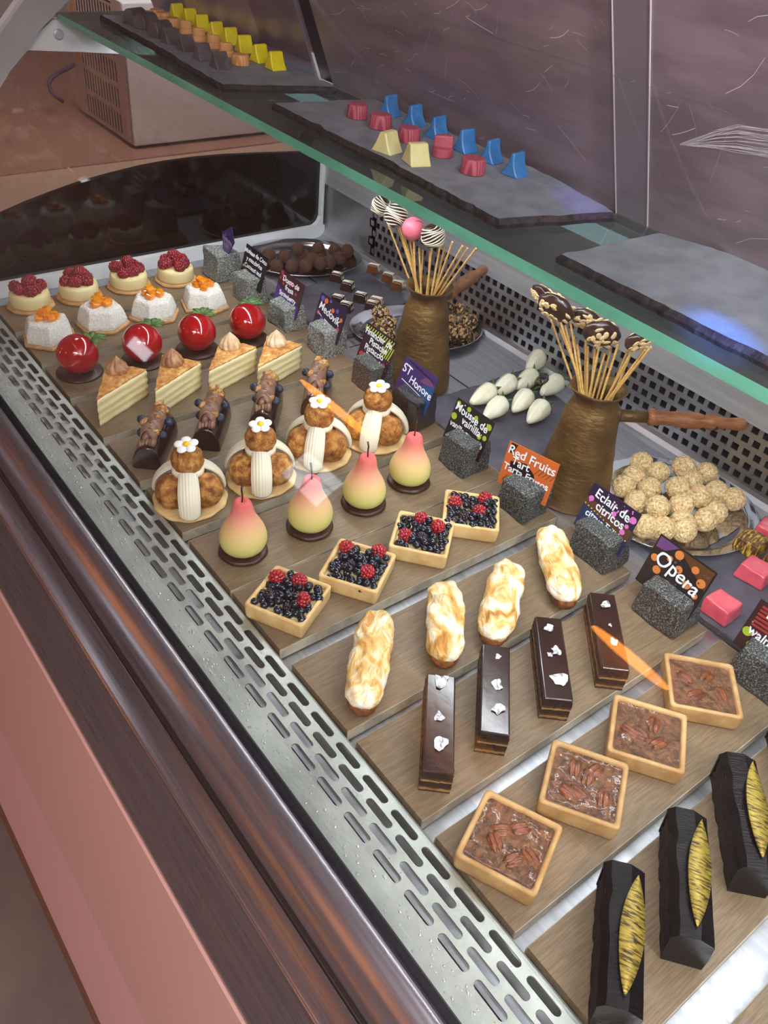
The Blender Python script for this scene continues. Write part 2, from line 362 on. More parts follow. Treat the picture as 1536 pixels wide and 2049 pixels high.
for i in range(7): a = PI + PI * i / 6; slot.append((Wd * math.cos(a), -L + Wd * math.sin(a)))
v = MB(); pitch = .0466
rows = [.2945, .3075, .3205, .3335]
k0 = int((Y0 - .459) / pitch)
for ri, x in enumerate(rows):
    k = k0
    while True:
        y = .459 + k * pitch + (0.5 * pitch if ri % 2 else 0)
        if y > Y1 - .03: break
        hole_cell(v, x, y, .013, pitch, slot); k += 1
ya = .459 + k0 * pitch - pitch / 2; yb = .459 + (k - 1) * pitch + pitch
v.add([(.264, ya, 0), (.288, ya, 0), (.288, yb, 0), (.264, yb, 0)], [(0, 1, 2, 3)])
v.add([(.264, ya, 0), (.264, yb, 0), (.264, yb, -.004), (.264, ya, -.004)], [(0, 1, 2, 3)])
pr = [(.34, 0), (.3435, -.001), (.3465, -.004), (.348, -.010), (.348, -.018)]
v.extr(pr, ya, yb, closed=False)
def bend(p):
    z = p.z
    if .288 < p.x < .3405 and z > -.005: z += .0012 * math.sin((p.x - .288) / .052 * PI)
    return Vector((p.x, p.y, z + .003))
v.warp(bend)
vo = simple('slotted_vent', v, m_vent, 'wet stainless steel strip with staggered oblong slots along the front of the case', 'vent')
simple('vent_trough', MB().box(.262, .349, Y0, Y1, -.07, -.062).box(.345, .349, Y0, Y1, -.07, -.019), m_dark, None, None, parent=case)
# sill, front bumpers, pink front
sill = [(.264, -.001), (.262, -.02), (.2515, -.02), (.2515, .004), (.247, .0065), (.241, .0055), (.234, .002), (.226, -.004), (.219, -.012), (.214, -.021), (.2115, -.029), (.2108, -.031), (.2108, -.06), (.264, -.06)]
me = MB().extr(sill, Y0, Y1).mesh('sill', m_sill); smooth_angle(me, 50); obj('sill', me, case)
simple('seal_strip', MB().extr([(.2105, -.030), (.208, -.0325), (.207, -.0325), (.2055, -.037), (.215, -.037)], Y0, Y1), m_rubber, None, None, parent=case)
me = MB().extr([(.2056, -.036), (.1894, -.075), (.188, -.0755), (.188, -.078), (.1868, -.0788), (.1868, -.081), (.1835, -.087), (.1805, -.097), (.1755, -.112), (.1705, -.126), (.164, -.142), (.158, -.157), (.1554, -.17), (.1554, -.182), (.22, -.182), (.22, -.036)], Y0, Y1).mesh('lower_bumper', m_sill)
smooth_angle(me, 50); obj('lower_bumper', me, case)
simple('front_panel', MB().extr([(.152, -.182), (.098, -.44), (.20, -.44), (.20, -.182)], Y0, Y1), m_pinkpanel, None, None, parent=case)
simple('panel_trim', MB().extr([(.098, -.44), (.062, -.62), (.18, -.62), (.2, -.44)], Y0, Y1), m_pinklight, None, None, parent=case)
simple('base_plinth', MB().extr([(.066, -.62), (.066, -.9), (1.14, -.9), (1.14, -.10), (.22, -.10), (.18, -.62)], Y0, Y1), m_kick, None, None, parent=case)
# back wall: perforated panel, band, leaning back
pv = MB(); sq = [(-.0058, -.0058), (.0, -.0058), (.0058, -.0058), (.0058, 0), (.0058, .0058), (0, .0058), (-.0058, .0058), (-.0058, 0)]
hp, vp = .0196, .020
for ri in range(5):
    z = .012 + vp * ri + .002; k = 0
    while True:
        y = Y0 + hp * (k + .5) + (hp / 2 if ri % 2 else 0)
        if y > 1.42: break
        hole_cell(pv, y, z, hp, vp, sq, z=1.122, plane='yz'); k += 1
pv.add([(1.122, 1.40, .004), (1.122, Y1, .004), (1.122, Y1, .104), (1.122, 1.40, .104)], [(0, 1, 2, 3)])
pv.extr([(1.095, -.0178), (1.106, -.0165), (1.115, -.011), (1.12, -.003), (1.122, .004)], Y0, Y1, closed=False)
obj('perforated_panel', pv.mesh('perforated_panel', m_steel_x), case)
simple('panel_backing', MB().box(1.135, 1.14, Y0, Y1, -.02, .11), m_dark, None, None, parent=case)
simple('back_band', MB().box(1.114, 1.14, Y0, Y1, .104, .34), m_steel, None, None, parent=case)
simple('back_overhang', MB().extr([(1.114, .34), (.742, .440), (.742, .452), (1.14, .352), (1.14, .34)], Y0, Y1), m_steel, None, None, parent=case)
# far end: white frame, black glass with curved top, bracket, post
e = MB().box(.30, 1.12, 1.588, 1.60, -.018, .010)
e.box(1.108, 1.115, 1.588, 1.60, .01, .15)
e.extr([(1.108, .010), (1.108, .03), (1.102, .018), (1.092, .011), (1.085, .010)], 1.588, 1.60)
simple('end_frame', e, m_whiteframe, None, None, parent=case, bevel=.0015)
top = [(.30, .09), (.36, .115), (.413, .132), (.465, .147), (.517, .159), (.57, .170), (.626, .178), (.69, .185), (.74, .188), (.81, .189), (.872, .187), (.95, .182), (1.04, .175), (1.12, .168)]
simple('black_end_panel', MB().extr([(.30, -.05)] + top + [(1.12, -.05)], 1.60, 1.612), m_blackglass, None, None, parent=case)
simple('end_window', MB().extr([(.30, .09)] + top[1:] + [(1.12, .34), (.75, .43), (.56, .44), (.44, .34), (.33, .2)], 1.606, 1.611), m_endglass, None, None, parent=case)
br = [(.444, .345), (.462, .362), (.504, .398), (.600, .391), (.669, .385), (.742, .38), (.742, .4415), (.552, .4415), (.44, .362)]
simple('end_bracket', MB().extr(br, 1.585, 1.60), m_whiteframe, None, None, parent=case, bevel=.001)
gl = [(.2565, -.012), (.262, .03), (.275, .09), (.295, .16), (.322, .23), (.357, .30), (.40, .365), (.45, .425), (.51, .485), (.58, .54), (.66, .59)]
inn = [(.262, -.012), (.275, .03), (.296, .09), (.32, .15), (.35, .21), (.388, .27), (.425, .325), (.468, .375), (.53, .435), (.60, .488), (.68, .535)]
simple('end_post', MB().extr([(p[0] + .006, p[1] - .002) for p in gl] + inn[::-1], 1.57, 1.606), m_post, None, None, parent=case, bevel=.002)
bl = MB(); bl.lathe([(.0, 0), (.0085, 0), (.0085, .002), (.006, .0035), (0, .0036)], 20, mat=Matrix.Translation((.558, 1.585, .42)) @ Matrix.Rotation(PI / 2, 4, 'X'))
simple('bracket_bolt', bl, m_steel, None, None, parent=case)
# curved front glass
gi = [(p[0] + .005 * .85, p[1] - .005 * .5) for p in gl]
me = MB().extr(gl + gi[::-1], Y0, 1.57).mesh('front_glass', m_glass); smooth_angle(me, 35); tag(obj('front_glass', me), 'curved clear front pane standing in the channel beside the slotted vent', 'glass pane')
# glass shelf
sh = obj('glass_shelf', None) if False else None
s = MB().box(.5585, .742, Y0, 1.585, .441, .452)
me = s.mesh('glass_shelf', [m_shelfglass, m_greenedge])
for p in me.polygons:
    if p.normal.x < -.9 or abs(p.normal.y) > .9: p.material_index = 1
tag(obj('glass_shelf', me), 'long clear glass shelf with a green front edge above the pastries', 'shelf')
# leaning back doors (acrylic sheets)
lean = math.radians(23.3)
def sheet(name, y0, y1, off, mat, h=.62, th=.004, scr=0, seed=1, par=None):
    b = MB().box(-th, 0, y0, y1, 0, h)
    o = obj(name, b.mesh(name, mat), par, loc=(0, 0, 0) if par else (.744 + off, 0, .452), rot=(0, 0, 0) if par else (0, -lean, 0))
    if par: o.location = (off, 0, 0)
    return o
d1 = tag(sheet('sliding_door', Y0, .531, 0, m_sheet), 'scratched mauve sliding door at the right, with a big pale scuff', 'sliding door')
d2 = tag(sheet('sliding_door', .489, 1.052, .006, m_sheet), 'scratched mauve sliding door in the middle, behind the blue candies', 'sliding door')
d3 = tag(sheet('sliding_door', 1.085, Y1, 0, m_sheet2), 'purple sliding door at the far left, behind the yellow candies', 'sliding door')
tag(sheet('door_gap_strip', 1.045, 1.098, .016, m_rubber), 'black leaning strip that fills the gap between the purple and mauve sliding doors', 'gap strip')  # black strip put where only the dark gap between the sheets shows
sheet('door_overlap', .4905, .530, -.0042, m_lapping, th=.0005, par=d1)
sheet('door_edge', .4890, .4900, -.0042, m_edgeline, th=.0012, par=d1)
sheet('door_edge', .5298, .5310, -.0042, m_edgeline, th=.0012, par=d1)
rs = random.Random(3)
def scratches(door, y0, y1, n):
    b = MB()
    for _ in range(n):
        y = rs.uniform(y0, y1); z = rs.uniform(.01, .3); l = rs.choice((.006, .012, .02, .045)) * rs.uniform(.6, 1.4)
        a = rs.gauss(-.32, .5) + PI; w = rs.uniform(.00025, .0006)
        cv = rs.uniform(-.5, .5)
        pts = [(y + l * t * math.cos(a + cv * t), z + l * t * math.sin(a + cv * t)) for t in (0, .33, .66, 1)]
        for p, q in zip(pts, pts[1:]):
            if all(y0 < r[0] < y1 for r in (p, q)):
                b.add([(-.0043, p[0], p[1]), (-.0043, q[0], q[1]), (-.0043, q[0], q[1] + w), (-.0043, p[0], p[1] + w)], [(0, 1, 2, 3)])
    return b
def scuff(b, y, z):
    for i in range(26):
        o = rs.uniform(0, 1); zz = z + o * .022; w = .0004; pts = []
        for t in range(7): s = t / 6; pts.append((y - .02 * 0 - s * rs.uniform(.11, .12), zz * 0 + z + .004 + o * .026 * min(1, s * 2.2) + .02 * s + rs.uniform(-.0006, .0006)))
        for p, q in zip(pts, pts[1:]): b.add([(-.0043, p[0], p[1]), (-.0043, q[0], q[1]), (-.0043, q[0], q[1] + w), (-.0043, p[0], p[1] + w)], [(0, 1, 2, 3)])
b = scratches(d1, Y0 + .02, .48, 110); scuff(b, .455, .098); obj('scratches', b.mesh('scratches', m_scratch), d1)['kind'] = 'stuff'
b = scratches(d2, .54, 1.04, 120); obj('scratches', b.mesh('scratches', m_scratch), d2)['kind'] = 'stuff'
# LED tube under the rear edge of the shelf
simple('led_tube', MB().box(.708, .728, Y0 + .02, Y1 - .03, .428, .438), emit('led', (230, 242, 255), 3.2), None, None, parent=case)
# water drops on the vent
w = MB()
for _ in range(520):
    x = rs.uniform(.266, .287) if rs.random() < .8 else rs.choice((.301, .314, .327)); y = rs.uniform(Y0, 1.3); r = rs.uniform(.0005, .0016)
    w.ball((x, y, .0032), r, 8, 5, scale=(1, rs.uniform(1, 1.7), .5))
wo = obj('water_drops', w.mesh('water_drops', M('water_drop', (200, 206, 200), rough=.05, metal=.5), True), None); tag(wo, 'tiny water drops beaded along the flat part of the slotted steel vent', 'water drops', None, 'stuff')

# ------------------------------------------------------------------ boards
BN = [1.412, 1.289, 1.165, 1.040, .915, .788, .661, .548, .414, .290, .161, .037, -.098, -.225]
what = ['raspberry cheesecakes', 'hexagonal coconut cakes', 'red glazed strawberries', 'honey cake wedges', 'chocolate logs with blueberries', 'choux towers with sugar daisies', 'velvet pears', 'berry tarts', 'torched meringue eclairs', 'silver-flecked opera bars', 'pecan tarts', 'gold-leafed chocolate bars', None, None]
for i, y in enumerate(BN):
    w_ = .110 if i < 12 else .102
    lab = 'oak laminate serving board under the ' + what[i] if what[i] else ('bare oak laminate board in the near corner, next to the gold-leafed bars' if i == 12 else 'oak laminate board nearest the viewer, beyond the bare one')
    t = thing('serving_board', lab, 'board', 'oak boards laid across the case', loc=(.36, y, 0))
    bb = MB().box(-.008, .454, .0008, w_ - .0008, -.0155, 0)
    obj('board_top', bb.mesh('board_top', m_board), t)
    ed = MB().box(-.0085, .4545, 0, .0012, -.0155, -.0004).box(-.0085, .4545, w_ - .0012, w_, -.0155, -.0004).box(.4535, .455, 0, w_, -.0155, -.0004)
    obj('edge_band', ed.mesh('edge_band', m_edge), t)
    obj('board_foot', MB().box(.03, .42, .03, w_ - .03, -.018, -.0155).mesh('board_foot', m_dark), t)
# ------------------------------------------------------------------ shared small meshes
def raspberry_mesh(name, r, mat, hollow=True):
    b = MB(); g = r * .30
    b.ball((0, 0, r * .9), r * .80, 12, 8, scale=(1, 1, 1.12))
    for j, (zz, rr, n) in enumerate([(.32, .62, 8), (.66, .84, 10), (1.0, .88, 10), (1.32, .74, 9), (1.6, .52, 7)]):
        for i in range(n):
            a = 2 * PI * (i + .5 * (j % 2)) / n
            b.ball((rr * r * math.cos(a), rr * r * math.sin(a), zz * r), g, 7, 5)
    if not hollow: b.ball((0, 0, 1.82 * r), g, 7, 5)
    return b.mesh(name, mat, True)
rasp_s = raspberry_mesh('raspberry', .0082, m_rasp)
rasp_l = raspberry_mesh('raspberry', .0088, m_raspred)
black_l = raspberry_mesh('blackberry', .0072, m_blackb, False)
def blueberry_mesh(r, mat):
    b = MB().ball((0, 0, r), r, 12, 8, fn=lambda d: 1 - .16 * max(0, d.z - .86) / .14, scale=(1, 1, .92))
    b.lathe([(r * .34, r * 1.80), (r * .42, r * 1.94), (r * .30, r * 1.84), (.0001, r * 1.72)], 8)
    return b.mesh('blueberry', mat, True)
blue_s = blueberry_mesh(.0046, m_blue); blue_l = blueberry_mesh(.0068, m_bloomed if False else m_blueb)

# ------------------------------------------------------------------ row 1: raspberry cheesecakes
def make_cheesecake():
    t = thing('raspberry_cheesecake', cat='cheesecake')
    wob = lambda r, z, a: (r * (1 + .018 * math.sin(a * 9) + .01 * math.sin(a * 4 + 1)), z)
    obj('biscuit_base', MB().lathe([(.0, 0), (.040, 0), (.0415, .002), (.041, .0045), (.039, .0055), (0, .0055)], 48, fn=wob).mesh('biscuit_base', m_biscuit, True), t)
    obj('cream_cake', MB().lathe([(.0, .0055), (.034, .0055), (.0355, .009), (.035, .024), (.0335, .0285), (.030, .0305), (0, .031)], 48).mesh('cream_cake', m_cream, True), t)
    rr = random.Random(5)
    for i, (x, y, z) in enumerate([(0, 0, .031), (.016, .002, .031), (-.015, .004, .031), (.002, .016, .031), (.004, -.016, .031), (-.013, -.012, .031), (.014, -.012, .030), (.013, .015, .030), (-.013, .017, .030), (.004, .004, .042), (-.007, -.006, .042)]):
        obj('raspberry', rasp_s, t, loc=(x, y, z), rot=(rr.uniform(-.9, .9), rr.uniform(-.9, .9), rr.uniform(0, 6)), scale=rr.uniform(1.1, 1.35))
    return t
c = make_cheesecake()
L4 = [(63, 612), (160, 594), (259, 573), (352, 560)]
pl = ['nearest the slotted vent at the far left', 'second one along from the slotted vent', 'third one along, behind the coconut cakes', 'nearest the first pale grey stone']
place(c, [(*at(x, y, .0)[:2], 0, .7 * i, 'round custard cheesecake heaped with raspberries, ' + pl[i]) for i, (x, y) in enumerate(L4)], 'raspberry cheesecakes on the far board')
# ------------------------------------------------------------------ row 2: hexagonal coconut cakes
def make_coconut():
    t = thing('coconut_cake', cat='cake')
    hexp = lambda R, k=6: [(R * math.cos(2 * PI * i / k), R * math.sin(2 * PI * i / k)) for i in range(k)]
    obj('biscuit_base', MB().prism(hexp(.048), 0, .006).mesh('biscuit_base', m_biscuit), t, bevel=.002)
    # dense body so the coconut can be rough
    b = MB(); n = 60; prof = [(0.0, .006), (.041, .006), (.0415, .012), (.038, .024), (.034, .035), (.030, .038), (.02, .0385), (0, .0385)]
    fine = []
    for (a, c_) in zip(prof, prof[1:]):
        for k in range(5): fine.append((a[0] + (c_[0] - a[0]) * k / 5, a[1] + (c_[1] - a[1]) * k / 5))
    fine.append((0.0001, .0385))
    def hx(r, z, a):
        m = (a + PI / 6) % (PI / 3) - PI / 6 
        m2 = a % (PI / 3) - PI / 6
        return (r * (math.cos(PI / 6) / math.cos(m2)) * 1.04, z)
    b.lathe(fine[1:], n * 2, fn=hx); b.warp(rough_fn(.0012, 420, 3))
    obj('coconut_body', b.mesh('coconut_body', m_coco, True), t)
    rr = random.Random(9)
    for (x, y, z) in [(0, 0, .0385), (.013, .003, .0385), (-.012, .004, .0385), (.003, .013, .0385), (.002, -.012, .0385), (.012, -.009, .038), (-.004, .002, .047), (.007, .005, .047)]:
        s = MB().box(-.0065, .0065, -.006, .006, 0, .010); s.warp(rough_fn(.0016, 130, rr.random() * 30))
        obj('mango_cube', s.mesh('mango_cube', m_mango), t, loc=(x, y, z - .001), rot=(rr.uniform(-.3, .3), rr.uniform(-.3, .3), rr.uniform(0, 3)), bevel=.0018, seg=3)
    return t
c = make_coconut()
L4 = [(100, 678), (206, 649), (309, 631), (410, 612)]
pl = ['nearest the slotted vent', 'second from the slotted vent', 'third from the slotted vent', 'beside the second grey stone']
place(c, [(*at(x, y, 0)[:2], 0, .25 + .35 * i, 'white coconut hexagon cake with mango cubes, ' + pl[i]) for i, (x, y) in enumerate(L4)], 'coconut mango cakes')
# ------------------------------------------------------------------ row 3: glazed strawberries
def make_strawb():
    t = thing('glazed_strawberry', cat='mousse cake')
    obj('chocolate_base', MB().lathe([(0, 0), (.0365, 0), (.0375, .0018), (.036, .004), (0, .0042)], 48).mesh('chocolate_base', m_chocdisc, True), t)
    b = MB().ball((0, 0, 0), .033, 40, 26, fn=lambda d: 1 - .05 * max(0, -d.x) - .03 * abs(d.y) * max(0, -d.x) - .04 * max(0, d.x) ** 6, scale=(1.07, 1.0, .98))
    b.warp(lambda p: Vector((p.x, p.y, max(p.z, -.0295) + .0335)))
    obj('glazed_body', b.mesh('glazed_body', m_glaze, True), t)
    for i, a in enumerate([-.5, .35, 1.2, -1.35, 2.0, 0.0]):
        lf = MB(); n = 6
        for k in range(n + 1):
            s_ = k / n; w_ = .0052 * math.sin(PI * min(1, .12 + s_ * .88)) ** .8 + .0003
            zz = .006 * math.sin(s_ * 2.4); lf.v += [Vector((s_ * .024, -w_, zz)), Vector((s_ * .024, 0, zz + .0012)), Vector((s_ * .024, w_, zz))]
        for k in range(n):
            q = 3 * k; lf.f += [(q, q + 1, q + 4, q + 3), (q + 1, q + 2, q + 5, q + 4)]; lf.m += [0, 0]
        o = obj('leaf', lf.mesh('leaf', m_leaf, True), t, loc=(.0255, .0, .0565), rot=(0, .15, a)); so = o.modifiers.new('thick', 'SOLIDIFY'); so.thickness = .0008
    return t
c = make_strawb()
L4 = [(160, 745), (287, 722), (395, 700), (495, 678)]
pl = ['nearest the slotted vent', 'second from the slotted vent', 'third from the slotted vent', 'last, by the red dotted card']
place(c, [(*at(x, y, 0)[:2], 0, a, 'red glazed strawberry on a chocolate disc, ' + pl[i]) for i, ((x, y), a) in enumerate(zip(L4, (-.15, .4, .65, .75)))], 'glazed strawberry cakes')
# ------------------------------------------------------------------ row 4: honey cake wedges
def make_wedge():
    t = thing('honey_cake_wedge', cat='cake slice')
    def lay(z0, z1, grow=0):
        b = MB(); n = 14
        pts = []
        A, B, Cc = Vector((0, 0)), Vector((.105, .032)), Vector((.105, -.032))
        for (p, q) in ((A, B), (B, Cc), (Cc, A)):
            for k in range(n): pts.append(p.lerp(q, k / n))
        m = 12; vs = []; fs = []; N = len(pts); c0 = Vector((.066, 0))
        for j in range(m + 1):
            z = z0 + (z1 - z0) * j / m
            for p in pts:
                d = (p - c0).normalized(); k = .0009 * (1 if (j % 3) else -.6) + grow; vs.append((p.x + d.x * k, p.y + d.y * k, z))
        for j in range(m):
            for i in range(N): fs.append((j * N + i, j * N + (i + 1) % N, (j + 1) * N + (i + 1) % N, (j + 1) * N + i))
        vs.append((c0.x, c0.y, z1)); vs.append((c0.x, c0.y, z0))
        for i in range(N): fs.append((m * N + i, m * N + (i + 1) % N, len(vs) - 2)); fs.append(((i + 1) % N, i, len(vs) - 1))
        return b.add(vs, fs)
    m_hon = M('honey_cake_cream', (234, 222, 172), zr=(0, .046, .0022), scale=70, rough=.6, bump=.0007, bscale=180, interp='LINEAR',
              stops=[(0, (226, 214, 160)), (.2, (234, 224, 176)), (.3, (214, 196, 136)), (.42, (234, 224, 176)), (.55, (212, 192, 132)), (.66, (236, 226, 180)), (.8, (220, 204, 148)), (1, (238, 226, 180))])
    m_top = M('honey_crumb', (206, 146, 76), stops=[(.34, (170, 106, 44)), (.55, (206, 150, 80)), (.72, (232, 204, 144))], scale=110, rough=.85, bump=.0009, bscale=420)
    b = lay(0, .046); b.warp(rough_fn(.0012, 90, 5)); b.warp(lambda p: Vector((p.x, p.y, max(p.z, 0)))); obj('layered_cake', b.mesh('layered_cake', m_hon, True), t)
    b = lay(.0462, .0485, -.0008); b.warp(rough_fn(.0016, 160, 9)); obj('crumb_topping', b.mesh('crumb_topping', m_top, True), t)
    # star piped swirl
    prof = [(.0155, 0), (.0168, .004), (.0158, .009), (.0125, .014), (.0085, .019), (.0045, .0235), (.0008, .0275)]
    fine = []
    for a, b_ in zip(prof, prof[1:]):
        for k in range(4): fine.append((a[0] + (b_[0] - a[0]) * k / 4, a[1] + (b_[1] - a[1]) * k / 4))
    fine.append(prof[-1])
    sw = MB().lathe(fine, 72, fn=lambda r, z, a: (r * (1 + .16 * abs(math.sin(4.5 * a + z * 95)) - .08), z))
    obj('cream_swirl', sw.mesh('cream_swirl', M('meringue_swirl', (236, 214, 180), (206, 166, 120), scale=70, rough=.45, sss=.1), True), t, loc=(.086, .006, .047))
    return t
c = make_wedge()
def wedge_spot(tip, bl, br):
    A, B, D = at(*tip, .048), at(*bl, .048), at(*br, .048); m = (B + D) / 2
    return A.x, A.y, math.atan2(m.y - A.y, m.x - A.x)
W4 = [((193, 800), (213, 727), (285, 747)), ((310, 782), (327, 712), (397, 723)), ((417, 742), (437, 690), (498, 700)), ((515, 736), (543, 666), (605, 684))]
pl = ['nearest the slotted vent', 'second from the slotted vent', 'third from the slotted vent', 'beside the dotted purple name card']
ws = place(c, [(*wedge_spot(*w)[:2], 0, wedge_spot(*w)[2], 'honey layer cake wedge with crumb top, ' + pl[i]) for i, w in enumerate(W4)], 'honey cake wedges')
# ------------------------------------------------------------------ row 5: chocolate logs
def make_log():
    t = thing('chocolate_log', cat='cake')
    ar = [(-.021, 0), (-.022, .004), (-.0205, .018), (-.016, .030), (-.009, .0375), (0, .040), (.009, .0375), (.016, .030), (.0205, .018), (.022, .004), (.021, 0)]
    b = MB(); ny = 16
    vs = [];n = len(ar)
    for j in range(ny + 1):
        s_ = j / ny; k = 1 - .06 * (abs(s_ - .5) * 2) ** 6
        for p in ar: vs.append((-.05 + .10 * s_, p[0] * k, p[1] * k))
    fs = [(j * n + i, j * n + (i + 1) % n, (j + 1) * n + (i + 1) % n, (j + 1) * n + i) for j in range(ny) for i in range(n)] + [tuple(range(n)), tuple(ny * n + n - 1 - i for i in range(n))]
    b.add(vs, fs); me = b.mesh('glazed_log', m_chocglz); smooth_angle(me, 40); obj('glazed_log', me, t, bevel=.0015, angle=60)
    path = [(-.036 + .078 * i / 60, .0015 * math.sin(i * .9), .0425 + .003 * math.sin(i / 60 * PI)) for i in range(61)]
    cr = MB().tube(path, lambda s_: .0135 * (1 - .10 * abs(math.sin(s_ * 24 * PI / 2))) * min(1, .45 + 5 * s_, .45 + 6 * (1 - s_)), 16)
    obj('chocolate_cream', cr.mesh('chocolate_cream', m_milk, True), t)
    lobe = MB()
    for k in range(5):
        a = -1.2 + .6 * k; lobe.ball((-.040 + .004 * math.cos(a), .008 * math.sin(a) * 1.2, .040 - .001 * k), .0065, 10, 8, scale=(1.3, .7, 1))
    obj('cream_rosette', lobe.mesh('cream_rosette', m_milk, True), t)
    for x, y, z in [(-.022, .016, .040), (-.018, -.016, .041), (.008, -.017, .042), (.012, .017, .043), (.037, -.012, .046)]:
        obj('blueberry', blue_l, t, loc=(x, y, z - .004), rot=(.6 * (1 if y < 0 else -1), .3, x * 90))
    for x, y, z, s_ in [(-.008, .010, .052, 1), (.026, -.005, .053, 1.2), (-.026, -.009, .049, .9), (.042, .004, .050, 1.1), (.004, -.004, .055, .8)]:
        q = MB().ball((0, 0, 0), .0075 * s_, 12, 9, scale=(1.2, .8, .8)); q.warp(rough_fn(.004, 210, x * 900 + 3))
        obj('caramel_nut', q.mesh('caramel_nut', m_nut, True), t, loc=(x, y, z), rot=(0, 0, x * 60))
    return t
c = make_log()
LG = [((270, 918), (322, 848)), ((393, 893), (442, 826)), ((503, 860), (550, 795)), ((606, 828), (652, 768))]
pl = ['nearest the slotted vent', 'second from the slotted vent', 'third, behind the second choux tower', 'farthest right, behind the third choux tower']
sp = []
for i, (a, b_) in enumerate(LG):
    A, B = at(*a), at(*b_); ang = math.radians((50, 51, 51, 50)[i]); m = (A + B) / 2
    sp.append((m.x, min(max(m.y, .968), .975), 0, ang, 'chocolate log with cream, blueberries and nuts, ' + pl[i]))
place(c, sp, 'chocolate logs topped with blueberries')
# ------------------------------------------------------------------ row 6: choux towers
def make_tower():
    t = thing('choux_tower', cat='choux pastry')
    wob = lambda r, z, a: (r * (1 + .015 * math.sin(a * 11) + .02 * math.sin(a * 3 + 1)), z)
    obj('biscuit_base', MB().lathe([(.0, 0), (.048, 0), (.0505, .002), (.050, .0042), (.047, .0052), (0, .0052)], 64, fn=wob).mesh('biscuit_base', m_shell, True), t)
    pf = MB().ball((0, 0, 0), .0235, 44, 30, fn=lambda d: 1 + .06 * nz(d, 3.2, 4) + .045 * abs(nz(d, 7, 8)) + .02 * nz(d, 20, 5))
    pm = pf.mesh('choux_puff', m_choux, True)
    for a in (PI / 2 + PI / 3, -PI / 2 - PI / 3 + 2 * PI / 3 - 2 * PI / 3, PI * 0 + 0.0): pass
    for a in (2.62, -.52 - .0, 1.05): pass
    # puffs stand at the left, right and rear of the ribbon that faces the viewer (local -Y)
    for a in (-PI / 2 - PI / 3, -PI / 2 + PI / 3, PI / 2):
        obj('choux_puff', pm, t, loc=(.0245 * math.cos(a), .0245 * math.sin(a), .0255), rot=(.2, .1, a * 2), scale=(1, 1, 1.02))
    obj('choux_puff', pm, t, loc=(0, 0, .069), rot=(.4, .2, 1), scale=(.93, .93, .86))
    # piped ribbons
    for i, a in enumerate((-PI / 2, -PI / 2 + 2 * PI / 3, -PI / 2 - 2 * PI / 3)):
        rb = MB(); n = 26; w_ = .0118; K = 84; vs = []
        for k in range(n + 1):
            s_ = k / n
            r_ = .010 + .033 * (math.sin(s_ * PI / 2) ** 1.25); z_ = .053 - .046 * (1 - math.cos(s_ * PI / 2)) ** .82
            if s_ > .9: z_ = max(z_, .0075)
            ww = w_ * (.72 + .34 * math.sin(min(1, s_ * 1.1) * PI * .75)) * (1 if s_ < .93 else .8)
            for q in range(K + 1):
                u = q / K * 2 - 1
                rid = .0024 * abs(math.sin(u * PI * 3.5)); lift = (1 - u * u) * .0055 + rid
                vs.append((r_ + lift * math.sin(s_ * PI / 2) + .001, u * ww, z_ + lift * math.cos(s_ * PI / 2)))
        fs = [(k * (K + 1) + q, k * (K + 1) + q + 1, (k + 1) * (K + 1) + q + 1, (k + 1) * (K + 1) + q) for k in range(n) for q in range(K)]
        rb.add(vs, fs); o = obj('cream_ribbon', rb.mesh('cream_ribbon', m_white, True), t, rot=(0, 0, a))
        so = o.modifiers.new('thick', 'SOLIDIFY'); so.thickness = .004; so.offset = 1
    path = [(.0155 * math.cos(a_), .0155 * math.sin(a_), .0535 + .0008 * math.sin(3 * a_)) for a_ in [2 * PI * i / 48 for i in range(49)]]
    obj('cream_collar', MB().tube(path, .0058, 20, ridge=lambda t_: 1 + .15 * abs(math.sin(t_ * 5))).mesh('cream_collar', m_white, True), t)
    d = MB()
    for i in range(5):
        a = 2 * PI * i / 5 + .3; d.ball((.0098 * math.cos(a), .0098 * math.sin(a), 0), .0068, 14, 8, mat=None, scale=(1, 1, .42))
    dz = obj('sugar_daisy', d.mesh('sugar_daisy', m_petal, True), t, loc=(0, 0, .0915), rot=(.12, -.1, 0))
    obj('daisy_centre', MB().ball((0, 0, .0018), .0044, 12, 8, scale=(1, 1, .7)).mesh('daisy_centre', m_yolk, True), dz)
    return t
c = make_tower()
L4 = [(380, 1000), (521, 957), (634, 908), (748, 875)]
pl = ['nearest the slotted vent, farthest left', 'second from the slotted vent', 'third from the slotted vent', 'right-hand one, beside the black polished stone']
place(c, [(*at(x, y, 0)[:2], 0, a, 'choux tower with piped cream and sugar daisy, ' + pl[i]) for i, ((x, y), a) in enumerate(zip(L4, (-.46, -.5, -.72, -.85)))], 'choux towers with daisies')
